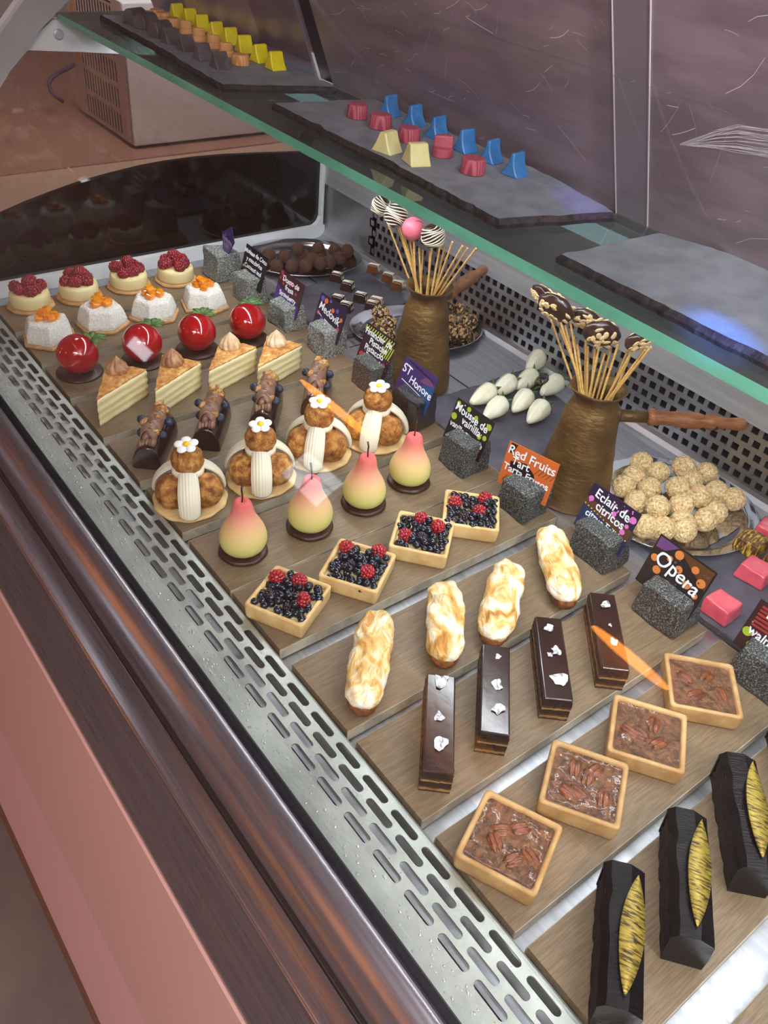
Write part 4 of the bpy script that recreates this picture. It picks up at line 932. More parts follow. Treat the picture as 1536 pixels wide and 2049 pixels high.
# ------------------------------------------------------------------ slate slabs
def slab(name, pts, z, th, label, mat=m_slate, edge=m_slate_e, seed=1, amp=.0035, cat='slate board', group=None, kindlab=None):
    """rough-edged slate: outline points in world x,y"""
    out = []; P = [Vector(p) for p in pts]; n = len(P)
    for i in range(n):
        a, b_ = P[i], P[(i + 1) % n]; L_ = (b_ - a).length; m = max(4, int(L_ / .008)); nn = Vector((-(b_ - a).y, (b_ - a).x)).normalized()
        for k in range(m):
            q = a.lerp(b_, k / m); o_ = amp * nz((q.x, q.y, 0), 40, seed) + amp * .5 * nz((q.x, q.y, 0), 140, seed + 4); out.append(q + nn * o_ * (0 if k == 0 else 1))
    c0 = sum(out, Vector((0, 0))) / len(out); N = len(out); b = MB(); vs = []
    for (ins, zz) in ((.0015, 0), (0, th * .45), (.0025, th * .8), (.0045, th)):
        for i, q in enumerate(out):
            d = (c0 - q).normalized(); j = ins + (.0016 * abs(nz((q.x, q.y, zz * 30), 180, seed + 8)) if zz else 0); vs.append((q.x + d.x * j, q.y + d.y * j, zz))
    fs = [(r * N + i, r * N + (i + 1) % N, (r + 1) * N + (i + 1) % N, (r + 1) * N + i) for r in range(3) for i in range(N)]
    b.add(vs, fs + [tuple(range(N - 1, -1, -1))], 1)
    b.f.append(tuple(3 * N + i for i in range(N))); b.m.append(0)
    vs2 = [(p.x - c0.x, p.y - c0.y, p.z) for p in b.v]; b.v = [Vector(p) for p in vs2]
    o = obj(name, b.mesh(name, [mat, edge]), None, loc=(c0.x, c0.y, z))
    return tag(o, label, cat, group)
ZS = .452; ZT = .461
slab('slate_board', [(.604, 1.515), (.578, 1.060), (.722, 1.010), (.738, 1.50)], ZS, ZT - ZS, 'grey slate slab on the glass shelf holding dark, orange and yellow candies', seed=2, group=None)
slab('slate_board', [(.596, .972), (.588, .548), (.716, .512), (.738, .62), (.738, .95)], ZS, ZT - ZS, 'grey slate slab on the glass shelf holding pink, blue and cream candies', seed=5)
slab('slate_board', [(.581, .468), (.580, .02), (.736, .02), (.738, .40), (.716, .462)], ZS, ZT - ZS, 'empty grey slate slab at the right end of the glass shelf', seed=8)
ZD = -.018
slab('slate_board', [(.842, 1.375), (.838, 1.150), (.905, 1.150), (1.075, 1.215), (1.085, 1.372)], ZD, .007, 'dark slate slab on the deck under the striped bonbons, beyond the rear bronze pot', m_slate_d, m_slate_e, seed=12)
slab('slate_board', [(.832, .900), (.820, .668), (1.06, .66), (1.095, .895)], ZD, .007, 'dark slate slab on the deck under the white chocolate strawberries', m_slate_d, m_slate_e, seed=15)
slab('slate_board', [(.838, .398), (.826, .03), (1.08, .03), (1.095, .398)], ZD, .007, 'dark slate slab on the deck under the pink glossy bonbons', m_slate_d, m_slate_e, seed=18)

# ------------------------------------------------------------------ candies on the shelf
def roof_mesh(name, mat, Lx, Wy, Hz, conc=0.0, topw=.12, taper=.0, rnd_=False):
    """ridge runs along x, triangular or arched end faces"""
    n = 10; prof = []
    for i in range(n + 1):
        s_ = i / n; 
        if rnd_: a = PI * s_; prof.append((Wy / 2 * math.cos(a), Hz * math.sin(a) ** .75))
        else:
            if i <= n // 2: u = i / (n / 2); prof.append((Wy / 2 * (1 - u) + Wy / 2 * topw * u - conc * math.sin(PI * u), Hz * u))
            else: u = (i - n / 2) / (n / 2); prof.append((-(Wy / 2 * topw * (1 - u) + Wy / 2 * u) + conc * math.sin(PI * u), Hz * (1 - u)))
    if not rnd_: prof.insert(n // 2 + 1, (-Wy / 2 * topw, Hz))
    b = MB(); m = 6; vs = []; K = len(prof)
    for j in range(m + 1):
        x = (j / m - .5) * Lx
        for (y, z) in prof: vs.append((x * (1 - taper * z / Hz), y, z))
    b.add(vs, [(j * K + k, j * K + (k + 1) % K, (j + 1) * K + (k + 1) % K, (j + 1) * K + k) for j in range(m) for k in range(K)] + [tuple(range(K)), tuple(m * K + K - 1 - k for k in range(K))])
    me = b.mesh(name, mat); smooth_angle(me, 40); return me
def candy(name, me, px, z, rots, labels, cat, group, bevel=.0015):
    o = obj(name, me, None, bevel=bevel, angle=45); tag(o, labels[0], cat)
    sp = [(*at(x, y, z)[:2], z, rots[i % len(rots)], labels[i]) for i, (x, y) in enumerate(px)]
    return place(o, sp, group)
n7 = ['farthest', 'second farthest', 'third farthest', 'fourth from the far end', 'fourth from the near end', 'third from the near end', 'second nearest', 'nearest']
px = [(272, 47), (294, 57), (322, 73)]
candy('arched_dark_candy', roof_mesh('arched_dark_candy', m_c_dark, .033, .026, .022, rnd_=True, taper=.1), px, ZT, [.35, .3, .25], ['%s of three arched dark chocolates at the shelf end' % k for k in ('farthest', 'middle', 'nearest')], 'chocolate', 'arched dark candies')
px = [(341, 86), (373, 101), (406, 119), (440, 136)]
candy('triangular_dark_candy', roof_mesh('triangular_dark_candy', m_c_dark, .021, .0235, .0205, topw=.06), px, ZT, [.1, .05, .05, .0], ['tent-shaped dark chocolate, %s of four on the far slate' % k for k in ('farthest', 'second', 'third', 'nearest')], 'chocolate', 'tent-shaped dark candies')
ym = roof_mesh('yellow_candy', m_c_yellow, .023, .026, .0225, conc=.002, topw=.22, taper=.12)
px = [(355, 38), (381, 48), (404, 61), (433, 76), (461, 88), (489, 104), (520, 123), (551, 138)]
candy('yellow_candy', ym, px, ZT, [.1, .0, -.1], ['yellow ridged candy, %s in its row on the far slate' % k for k in n7], 'candy', 'yellow candies')
bm_ = roof_mesh('blue_candy', m_c_blue, .0225, .024, .0235, conc=.0028, topw=.2, taper=.1)
px = [(779, 231), (828, 251), (874, 275), (930, 302), (981, 323), (1029, 350)]
candy('blue_candy', bm_, px, ZT, [.2, .15, .1, .0], ['blue ridged candy, %s of six on the middle slate' % k for k in ('farthest', 'second', 'third', 'fourth', 'fifth', 'nearest')], 'candy', 'blue candies')
cm = roof_mesh('cream_candy', m_c_cream, .024, .0285, .0215, conc=.001, topw=.3, taper=.12)
candy('cream_candy', cm, [(774, 303), (832, 327)], ZT, [.25, -.25], ['cream coloured ridged candy, farther of the two', 'cream coloured ridged candy, nearer of the two'], 'candy', 'cream candies')
def puck(name, mat, R, H, groove=True, step=False):
    b = MB()
    if step:
        n = 28; circ = [(R * math.cos(2 * PI * i / n), R * .8 * math.sin(2 * PI * i / n)) for i in range(n)]
        b.prism(circ, 0, H * .45, top=.96)
        half = [(R * .93 * math.cos(2 * PI * i / n), R * .76 * math.sin(2 * PI * i / n)) for i in range(n // 2 + 1)]
        b.prism(half, H * .4, H, top=.95)
    else: b.lathe([(0, 0), (R * .94, 0), (R, .001), (R * .93, H - .0012), (R * .90, H), (0, H)], 40, fn=lambda r, z, a: (r * (1 + (.02 * math.cos(a * 12) if groove else 0)), z))
    b.warp(lambda p: Vector((p.x * .88, p.y, p.z)))
    me = b.mesh(name, mat); smooth_angle(me, 40); return me
def add_stripes(mat): pass
m_c_pinks = M('striped_rose_candy', (178, 84, 100), stops=[(.42, (150, 56, 76)), (.5, (184, 92, 106))], kind='wave', scale=160, rough=.45, rnd=False)
m_c_oranges = M('striped_orange_candy', (224, 164, 108), stops=[(.3, (206, 142, 86)), (.5, (230, 172, 114))], kind='wave', scale=120, rough=.45, rnd=False)
candy('round_pink_candy', puck('round_pink_candy', m_c_pinks, .0135, .0165), [(714, 236), (760, 257), (817, 284), (944, 347)], ZT, [.3, .9, .2, .6], ['round striped pink candy, %s on the middle slate' % k for k in ('farthest', 'second farthest', 'third, behind the nearer cream candy', 'nearest, in front of the blue row')], 'candy', 'round pink candies')
candy('stepped_pink_candy', puck('stepped_pink_candy', m_c_pink, .0135, .0215, step=True), [(884, 313)], ZT, [-.6], ['stepped rose-pink candy between the blue row and the nearest round pink candy'], 'candy', None)
px = [(315, 38), (327, 44), (346, 55)]
candy('round_orange_candy', puck('round_orange_candy', m_c_oranges, .0128, .014), px + [(481, 130)], ZT, [.3, .9, .2, .6], ['round pale orange candy, %s' % k for k in ('farthest on the far slate', 'second farthest on the far slate', 'third farthest on the far slate', 'nearest, beside the last tent-shaped chocolate')], 'candy', 'round orange candies')
px = [(373, 68), (399, 83), (428, 97), (453, 113)]
candy('stepped_orange_candy', puck('stepped_orange_candy', m_c_orange, .0125, .019, step=True), px, ZT, [2.4], ['stepped pale orange candy, %s of four' % k for k in ('farthest', 'second', 'third', 'nearest')], 'candy', 'stepped orange candies')

# ------------------------------------------------------------------ platters
def platter(cx, cy, ax, ay, rz, label):
    b = MB(); rim = .016; prof = [(.0001, .004), (.60, .004), (.74, .0045), (.80, .006), (.86, .0105), (.90, .0125), (.985, .0145), (1.0, .0152), (1.004, .0148), (.99, .0125), (.90, .0105), (.86, .008), (.80, .0015), (.72, 0), (.0001, 0)]
    b.lathe(prof, 96, fn=lambda r, z, a: (r * ax * ay / math.sqrt((ay * math.cos(a)) ** 2 + (ax * math.sin(a)) ** 2), z))
    t = obj('steel_platter', b.mesh('steel_platter', m_plate, True), None, loc=(cx, cy, ZD), rot=(0, 0, rz))
    return tag(t, label, 'platter', 'oval steel platters')
def ell_spot(p0, p1, p2, p3):
    pass
platter(.992, 1.482, .128, .100, -.44, 'oval polished steel platter of cocoa truffles in the far corner')
platter(1.006, 1.106, .130, .094, -.47, 'oval polished steel platter of flaked nut clusters behind the rear bronze pot')
platter(.994, .482, .128, .117, -.6, 'oval polished steel platter of coconut balls behind the front bronze pot')
ZP = ZD + .004
def balls(name, mat, R, spots, z0, label, cat, group, amp=.0004, sc=55, meshfn=None):
    b = MB().ball((0, 0, 0), R, 24, 16, fn=lambda d: 1 + amp / R * nz(d, 3.0, 2) * 2)
    if meshfn: meshfn(b)
    o = obj(name, b.mesh(name, mat, True), None)
    return place(o, [(s[0], s[1], s[2], s[3], label if isinstance(label, str) else label[i]) for i, s in enumerate(spots)], group)
tp = [(425, 400, 0), (398, 440, 0), (470, 468, 0), (520, 408, 0), (566, 468, 0), (650, 465, 0), (600, 368, 1), (632, 400, 0), (690, 425, 0), (728, 362, 1), (738, 398, 0), (738, 450, 0), (795, 440, 0), (828, 372, 0), (858, 418, 0), (905, 375, 0)]
R_ = .0145; sp = []
for (u, v_, up) in tp:
    z = ZP + R_ + (.014 if up else .0015); p = at(400 + u / 3.072, 380 + v_ / 3.072, z); sp.append((p.x, p.y, z, u * .37))
for o in balls('cocoa_truffle', m_cocoa, R_, sp, 0, 'round cocoa-dusted chocolate truffle piled on the far steel platter', 'truffle', 'cocoa truffles on the far platter'): tag(o, None, 'truffle')
# flake-covered clusters
def flakes_on(b, R, n, mat_i, seed, L_=.004):
    rr_ = random.Random(seed)
    for _ in range(n):
        d = Vector((rr_.gauss(0, 1), rr_.gauss(0, 1), rr_.gauss(0, 1))).normalized(); q = d.to_track_quat('Z', 'Y').to_matrix().to_4x4() @ Matrix.Rotation(rr_.uniform(0, 6), 4, 'Z') @ Matrix.Rotation(rr_.uniform(-.5, .5), 4, 'X')
        s = rr_.uniform(.6, 1.2) * L_
        b.ball((0, 0, 0), 1, 7, 4, mat=Matrix.Translation(d * R) @ q, scale=(s, s * .62, .0007), mi=mat_i)
def cluster_mesh(name, R, core, flake, n, seed, L_):
    b = MB().ball((0, 0, 0), R, 18, 12, fn=lambda d: 1 + .1 * nz(d, 2.5, seed)); flakes_on(b, R * .99, n, 1, seed, L_); return b.mesh(name, [core, flake], True)
cl = cluster_mesh('nut_cluster', .0165, m_choc, M('hazel_flake', (214, 180, 118), (160, 118, 66), scale=260, rough=.5), 95, 4, .0042)
np_ = [(380, 505, 1), (345, 620, 0), (430, 575, 0), (420, 660, 0), (825, 462, 0), (940, 472, 0), (905, 555, 0), (985, 560, 0), (835, 545, 1), (865, 632, 0), (938, 632, 0), (800, 640, 0)]
o = obj('nut_cluster', cl, None); sp = []
for (u, v_, up) in np_:
    z = ZP + .0165 + (.016 if up else .002); p = at(650 + u / 3.413, 480 + v_ / 3.413, z); sp.append((p.x, p.y, z, u * .51, 'chocolate ball in nut flakes, on the platter behind the rear pot'))
tag(o, None, 'nut cluster'); place(o, sp, 'nut clusters on the middle platter')
cb = cluster_mesh('coconut_ball', .0172, m_almball, M('coconut_shred', (236, 214, 168), (204, 166, 110), scale=200, rough=.7), 150, 7, .0034)
cp = [(378, 350, 0), (530, 440, 0), (765, 385, 1), (970, 447, 0), (305, 478, 0), (215, 560, 0), (450, 582, 0), (710, 578, 1), (900, 655, 1), (1062, 612, 0), (1220, 680, 0), (335, 705, 0), (525, 752, 1), (745, 730, 1), (960, 868, 0), (1050, 800, 0), (410, 930, 0), (580, 950, 0), (770, 965, 0), (748, 890, 0), (830, 510, 0)]
o = obj('coconut_ball', cb, None); sp = []
for (u, v_, up) in cp:
    z = ZP + .0172 + (.018 if up else .004); p = at(1200 + u / 4.571, 850 + v_ / 4.571, z); sp.append((p.x, p.y, z, u * .51, 'toasted coconut ball on the steel platter behind the front pot'))
tag(o, None, 'coconut ball'); place(o, sp, 'coconut balls on the near platter')

# ------------------------------------------------------------------ bonbons on the slates
ZB = ZD + .007
def bonbon(name, mat, S, H, smat=None, seed=1):
    b = MB().box(-S[0] / 2, S[0] / 2, -S[1] / 2, S[1] / 2, 0, H); bm = bmesh.new(); me = b.mesh(name, mat); bm.from_mesh(me); bmesh.ops.subdivide_edges(bm, edges=bm.edges, cuts=4, use_grid_fill=True); bm.to_mesh(me); bm.free()
    for v_ in me.vertices:
        p = v_.co.copy(); k = 1 - .16 * p.z / H; p.x *= k; p.y *= k
        p += Vector((nz(p, 60, seed), nz(p, 60, seed + 4), nz(p, 60, seed + 8) * (1 if p.z > .001 else 0))) * .0018; v_.co = p
    me.polygons.foreach_set('use_smooth', [True] * len(me.polygons))
    o = obj(name, me, None); bv = o.modifiers.new('bevel', 'BEVEL'); bv.width = .003; bv.segments = 3; bv.limit_method = 'ANGLE'; bv.angle_limit = math.radians(45)
    if smat:
        st = MB()
        for k, dx in enumerate((-.004, 0, .0042)):
            pts = [(dx + .0012 * math.sin(t_ * 3 + k), (t_ - .5) * S[1] * 1.0, H + .0006 - (.012 * max(0, abs(t_ - .5) - .40) / .1)) for t_ in [i / 16 for i in range(17)]]
            st.tube(pts, .0008, 6)
        obj('icing_stripes', st.mesh('icing_stripes', smat, True), o)
    return o
o = bonbon('striped_bonbon', m_chocglz, (.023, .026), .018, m_white, 3); tag(o, None, 'bonbon')
px = [(674, 562), (695, 580), (721, 603), (744, 620), (692, 622), (676, 608)]
lb = ['farthest of the dark row', 'second of the dark row', 'third of the dark row', 'nearest of the dark row, by the nut clusters', 'behind the Medovik card, at its right edge', 'mostly hidden behind the Medovik card']
place(o, [(*at(x, y, ZB)[:2], ZB, .5, 'dark striped bonbon, ' + lb[i]) for i, (x, y) in enumerate(px)], 'striped dark bonbons')
o = bonbon('caramel_bonbon', m_caramel, (.023, .027), .018, m_white, 6); tag(o, None, 'bonbon')
px = [(747, 545), (776, 563), (795, 579), (752, 612)]
lb = ['farthest', 'middle one', 'half hidden by the rear bronze pot', 'nearest the platter of nut clusters']
place(o, [(*at(x, y, ZB)[:2], ZB, .5, 'caramel striped bonbon, ' + lb[i]) for i, (x, y) in enumerate(px)], 'caramel bonbons')
o = bonbon('pink_bonbon', m_pinkch, (.040, .042), .023, None, 9); tag(o, None, 'bonbon')
px = [(1437, 1225), (1505, 1155), (1535, 1075), (1590, 1200), (1610, 1120)]
lb = ['nearest the Opera name card', 'second, farther from the Opera card', 'beside the coconut ball platter, at the right edge', 'outside the picture behind the walnut card', 'outside the picture at the right']
place(o, [(*at(x, y, ZB)[:2], ZB, .12 * i, 'glossy pink bonbon, ' + lb[i]) for i, (x, y) in enumerate(px)], 'pink bonbons')
o = bonbon('gold_brushed_bonbon', m_brush, (.040, .040), .022, None, 12); tag(o, None, 'bonbon')
px = [(1496, 1098), (1556, 1130), (1560, 1045)]
lb = ['between two pink ones', 'at the right edge of the picture', 'farthest, beside the platter of coconut balls']
place(o, [(*at(x, y, ZB)[:2], ZB, .1 + .1 * i, 'brown bonbon brushed with gold, ' + lb[i]) for i, (x, y) in enumerate(px)], 'gold brushed bonbons')
# white chocolate strawberries
def dipped(mat):
    prof = [(0.0003, 0), (.0035, .001), (.0062, .006), (.0098, .015), (.0128, .025), (.0142, .035), (.0138, .042), (.0105, .0475), (.005, .050), (.0003, .0505)]
    fine = []
    for a, b_ in zip(prof, prof[1:]):
        for k in range(4): fine.append((a[0] + (b_[0] - a[0]) * k / 4, a[1] + (b_[1] - a[1]) * k / 4))
    b = MB().lathe(fine[::1] + [prof[-1]], 28, fn=lambda r, z, a: (r * (1 + .028 * math.sin(z * 1500 + 2 * math.sin(a * 2)) + .02 * math.sin(2 * a)), z))
    return b.mesh('chocolate_coat', mat, True)
def leaves(parent, n=5):
    for i in range(n):
        a = 2 * PI * i / n; lf = MB().add([(0, -.0016, 0), (0, .0016, 0), (.006, .0026, .001), (.006, -.0026, .001), (.013, 0, .004)], [(0, 1, 2, 3), (3, 2, 4)])
        o_ = obj('leaf', lf.mesh('leaf', m_leaf, True), parent, loc=(.003 * math.cos(a), .003 * math.sin(a), .0502), rot=(0, .2, a)); so = o_.modifiers.new('thick', 'SOLIDIFY'); so.thickness = .0006
def make_dipped(mat):
    t = thing('dipped_strawberry', cat='strawberry'); inner = thing('x') if False else None
    ch = obj('chocolate_coat', dipped(mat), t); leaves(ch)
    return t
WS = [((941, 808), (982, 782), 'leftmost, lying on its side'), ((985, 790), (1022, 764), 'second from the left, behind two others'), ((968, 838), (1015, 800), 'front left, the largest of the row'), ((1030, 778), (1066, 752), 'in the middle of the heap'), ((1026, 824), (1072, 776), 'front centre, upright-looking with green leaves'), ((1082, 790), (1118, 762), 'right side, partly behind the front bronze pot'), ((1056, 846), (1095, 806), 'front right, beside the front bronze pot'), ((1055, 742), (1088, 706), 'farthest back, at the top of the heap')]
proto = make_dipped(m_whitech); objs = [proto] + [tree_copy(proto) for _ in WS[1:]]
for o, (tip, cap, l_) in zip(objs, WS):
    A = at(*tip, ZB + .010); B = at(*cap, ZB + .017); d = (B - A).normalized(); o.rotation_mode = 'XYZ'
    d = Vector((d.x, d.y, .12)).normalized(); o.rotation_euler = d.to_track_quat('Z', 'Y').to_euler()
    o.location = (A.x, A.y, ZB + .0115); tag(o, 'white chocolate dipped strawberry, ' + l_, 'strawberry', 'white dipped strawberries'); o.scale = (1.17,) * 3
o = make_dipped(m_chocglz); A = at(1088, 752, ZB + .012); o.location = (A.x, A.y, ZB + .014); o.rotation_euler = (PI / 2 - .1, 0, -.9); tag(o, 'dark chocolate dipped strawberry behind the white ones', 'strawberry')

# ------------------------------------------------------------------ bronze pots with sticks
def make_pot(label, loc, hrz, R0, R1, R2, H):
    t = thing('bronze_coffee_pot', label, 'pot', 'bronze coffee pots', loc=loc, rz=hrz)
    def spout(r, z, a):
        k = max(0, (z - H * .9) / (H * .1)); s_ = math.exp(-((a - 2.2 * PI / 2) ** 2) / .09); return (r * (1 + .26 * s_ * k) + .006 * k ** 2, z + .004 * s_ * k)
    prof = [(0, 0), (R0 * .96, 0), (R0, .004), (R0 * .985, .02), (R0 * .9, .055), (R0 * .78, .095), (R0 * .66, H * .78), (R1, H * .9), (R2, H), (R2 - .0018, H), (R1 - .002, H * .9), (R0 * .64, H * .76), (R0 * .76, .09), (R0 * .9, .02), (0, .006)]
    b = MB(); fine = []
    for a, c_ in zip(prof, prof[1:]):
        for k in range(3): fine.append((a[0] + (c_[0] - a[0]) * k / 3 + (.0001 if a[0] == 0 else 0), a[1] + (c_[1] - a[1]) * k / 3))
    fine.append(prof[-1]); b.lathe(fine, 56, fn=spout); b.warp(rough_fn(.0009, 60, 3)); b.warp(lambda p: Vector((p.x, p.y, max(p.z, 0))))
    obj('pot_body', b.mesh('pot_body', m_copper, True), t)
    z = H * .76; r = R0 * .66
    fr = MB().tube([(r - .004, 0, z), (r + .02, 0, z + .001), (r + .045, 0, z + .002)], .0088, 18); fr.box(r - .008, r - .001, -.014, .014, z - .016, z + .014)
    obj('handle_ferrule', fr.mesh('handle_ferrule', m_copper, True), t)
    hp_ = [(.0085, 0), (.0122, .004), (.0128, .010), (.0105, .013), (.0122, .016), (.0105, .019), (.0096, .026), (.0112, .045), (.0124, .062), (.0118, .074), (.0085, .084), (.0112, .088), (.0118, .096), (.0088, .104), (.0080, .118), (.0092, .128), (.0090, .138), (.0060, .144), (.0002, .146)]
    hd = MB().lathe([(0.0001, 0)] + hp_, 24, mat=Matrix.Translation((r + .040, 0, z + .002)) @ Matrix.Rotation(PI / 2, 4, 'Y'))
    obj('wooden_handle', hd.mesh('wooden_handle', m_wood, True), t)
    hl = MB().tube([(0, -.0135, 0), (0, -.0119, 0)], .0034, 12); obj('handle_hole', hl.mesh('handle_hole', m_dark, True), t, loc=(r + .138, -.001 + .0035, z - .001))
    return t
P1 = Vector((.893, .594)); P2 = Vector((.893, .962))
make_pot('front bronze coffee pot with a turned wooden handle, holding almond pops on sticks', (P1.x, P1.y, ZD), math.radians(-38), .058, .030, .034, .186)
make_pot('rear bronze coffee pot holding striped and pink cake pops', (P2.x, P2.y, ZD), math.radians(21), .056, .030, .034, .182)
stk = MB().tube([(0, 0, 0), (0, 0, 1)], .0016, 8).mesh('stick', m_stick)
def stick(parent, a, b_, r=1.0):
    d = b_ - a; o_ = obj('stick', stk, parent, loc=a, rot=d.to_track_quat('Z', 'Y').to_euler(), scale=(r, r, d.length)); return o_
def pop(base, headpx, headx, kind, label, r=.0185, sc=1.0, idx=0):
    h = at(headpx[0], headpx[1], x=headx)
    a = Vector((base.x, base.y, ZD + .03)) + Vector((.012 * math.cos(idx * 2.4), .012 * math.sin(idx * 2.4), 0))
    rim = Vector((base.x, base.y, ZD + .172)); dd = Vector((h.x - rim.x, h.y - rim.y, 0)); q = rim + dd.normalized() * min(.022, dd.length * .6)
    a = q - (h - q) * (.085 / (h.z - q.z)); ax_ = Vector((a.x - base.x, a.y - base.y, 0))
    if ax_.length > .036: a -= ax_.normalized() * (ax_.length - .036)
    t = thing('cake_pop' if kind != 'almond' else 'almond_pop', label, 'cake pop', None, loc=h)
    ax = (h - a).normalized()
    o_ = stick(t, (a - h), -ax * r * .4)
    if kind == 'almond':
        b = MB().ball((0, 0, 0), r, 28, 18, fn=lambda d: 1 + .1 * nz(d, 2.4, idx), scale=(.42, 1.0, .82)); hd = obj('chocolate_head', b.mesh('chocolate_head', m_choc, True), t, rot=(.15 * idx, -.5, .3 * idx - .3), sub=0)
        rr_ = random.Random(idx); fl = MB()
        for _ in range(20):
            yy, zz = rr_.uniform(-.75, .75), rr_.uniform(-.6, .6)
            if yy * yy + zz * zz / .6 > .72: continue
            xx = -.42 * math.sqrt(max(.02, 1 - yy * yy - (zz / .82) ** 2))
            for sg in (1, -1):
                fl.ball((0, 0, 0), 1, 8, 4, mat=Matrix.Translation((sg * xx * r * 1.02, yy * r, zz * r)) @ Matrix.Rotation(rr_.uniform(0, 3), 4, 'X') @ Matrix.Rotation(rr_.uniform(-.3, .3), 4, 'Z'), scale=(.0010, .0064, .0038))
        obj('almond_flakes', fl.mesh('almond_flakes', m_almond, True), hd)
    else:
        mt = {'dark': m_choc, 'pink': m_strawpop}[kind]
        hd = obj('cake_head', MB().ball((0, 0, 0), r, 28, 18, fn=lambda d: 1 + .03 * nz(d, 2.4, idx)).mesh('cake_head', mt, True), t)
        st = MB(); rr_ = random.Random(idx)
        if kind == 'dark':
            for k in range(9):
                z = (-.85 + k * .2) * r; q = math.sqrt(max(0.0001, r * r - z * z)) + .0004
                pts = [(q * math.cos(a_), q * math.sin(a_), z + .0016 * math.sin(a_ * 2 + k)) for a_ in [2 * PI * i / 32 for i in range(33)]]
                st.tube(pts, .0010, 6)
        else:
            st.tube([(r * 1.02 * math.cos(a_) * math.cos(.5), r * 1.02 * math.sin(a_) * math.cos(.5) , r * math.sin(.5) + .002 * math.sin(3 * a_)) for a_ in [PI + .25 * i for i in range(-3, 8)]], .0006, 6)
        obj('icing_stripes', st.mesh('icing_stripes', m_white if kind == 'dark' else m_pinkch, True), hd, rot=(.3, .35, idx))
    return t
for i, (px_, k, l_, r) in enumerate([((762, 411), 'dark', 'dark cake pop with white icing stripes, leftmost under the shelf edge', .0155), ((792, 430), 'dark', 'dark cake pop with white icing stripes, second from the left', .0178), ((826, 458), 'pink', 'pink iced cake pop in the rear bronze pot', .0178), ((866, 472), 'dark', 'dark cake pop with white icing stripes, right of the pink one', .0182)]):
    pop(P2, px_, (.905, .862, .868, .872)[i], k, l_, r, idx=i)
for i, (px_, l_, r) in enumerate([((1086, 592), 'almond-flaked chocolate pop, leftmost in the front pot', .021), ((1112, 616), 'almond-flaked chocolate pop, largest, second from the left', .027), ((1172, 638), 'almond-flaked chocolate pop, partly behind the others in the middle', .021), ((1203, 668), 'almond-flaked chocolate pop, wide one in the middle of the front pot', .027), ((1274, 684), 'almond-flaked chocolate pop, rightmost in the front pot', .019)]):
    pop(P1, px_, (.91, .86, .892, .862, .87)[i], 'almond', l_, r, idx=i + 1)
def loose(base, tips, lab, X=.88):
    rr_ = random.Random(len(tips))
    o0 = None
    for i, px_ in enumerate(tips):
        h = at(px_[0], px_[1], x=X + rr_.uniform(-.015, .015)); a = Vector((base.x + rr_.uniform(-.014, .014), base.y + rr_.uniform(-.014, .014), ZD + .03))
        rim = Vector((base.x, base.y, ZD + .172)); dd = Vector((h.x - rim.x, h.y - rim.y, 0)); q = rim + dd.normalized() * min(.024, dd.length * .6) + Vector((rr_.uniform(-.004, .004), rr_.uniform(-.004, .004), 0))
        a = q - (h - q) * (.085 / (h.z - q.z))
        ax_ = Vector((a.x - base.x, a.y - base.y, 0))
        if ax_.length > .036: a -= ax_.normalized() * (ax_.length - .036)
        d = h - a; o_ = obj('bamboo_stick', stk, None, loc=a, rot=d.to_track_quat('Z', 'Y').to_euler(), scale=(1, 1, d.length)); tag(o_, lab, 'stick', 'bare sticks in the ' + ('front' if base is P1 else 'rear') + ' pot')
loose(P2, [(796, 455), (808, 470), (838, 495), (846, 500), (880, 492), (890, 488), (905, 484), (925, 492), (935, 496), (952, 497), (860, 503), (820, 480)], 'plain bamboo stick standing in the rear bronze pot')
loose(P1, [(1120, 655), (1130, 650), (1148, 672), (1155, 690), (1176, 694), (1190, 700), (1222, 700), (1236, 690), (1256, 700), (1262, 706), (1290, 700), (1302, 694), (1210, 705), (1140, 640)], 'plain bamboo stick standing in the front bronze pot')

# ------------------------------------------------------------------ beyond the end of the case
simple('side_counter', MB().box(.12, 2.3, 1.66, 2.285, -.9, -.032), m_counterbeige, 'beige counter standing just beyond the end of the case', 'counter', bevel=.003)
simple('rear_counter', MB().box(.12, 2.3, 2.29, 4.0, -.9, -.03), m_counterpink, 'pinkish brown counter carrying the white appliance', 'counter', bevel=.003)
t = thing('countertop_appliance', 'white boxy appliance with a slotted grille side and blue cable', 'appliance', loc=(1.0, 2.36, -.03))
obj('housing', MB().box(.004, .50, 0, .38, .008, .36).mesh('housing', m_appl), t, bevel=.004)
gp = MB(); slotp = [(-.0058, -.026), (.0058, -.026), (.0058, 0), (.0058, .026), (-.0058, .026), (-.0058, 0)]
for r_ in range(5):
    for k in range(13): hole_cell(gp, .075 + .0193 * k, .05 + .066 * r_, .0193, .066, slotp, z=.0, plane='yz')
gp.add([(0, .005, .012), (0, .065, .012), (0, .065, .36), (0, .005, .36)], [(0, 1, 2, 3)]); gp.add([(0, .316, .012), (0, .375, .012), (0, .375, .36), (0, .316, .36)], [(0, 1, 2, 3)])
obj('grille', gp.mesh('grille', m_appl2), t); obj('grille_backing', MB().box(.0025, .0038, .05, .33, .02, .35).mesh('grille_backing', m_dark), t)
obj('sticker', MB().box(-.0012, -.0004, .325, .352, .16, .30).mesh('sticker', m_sticker), t)
obj('power_cable', MB().tube([(-.01, .385 - 0 * i, .30) if i == 0 else (-.03 - .05 * math.sin(i * .5), .39 + .02 * math.cos(i * .9), .30 - .0145 * i) for i in range(19)], .006, 10).mesh('power_cable', m_cable, True), t)
for x in (.03, .47):
    for y in (.03, .35): obj('foot', MB().lathe([(.0001, 0), (.012, 0), (.012, .009), (.0001, .009)], 12).mesh('foot', m_dark), t, loc=(x, y, 0))

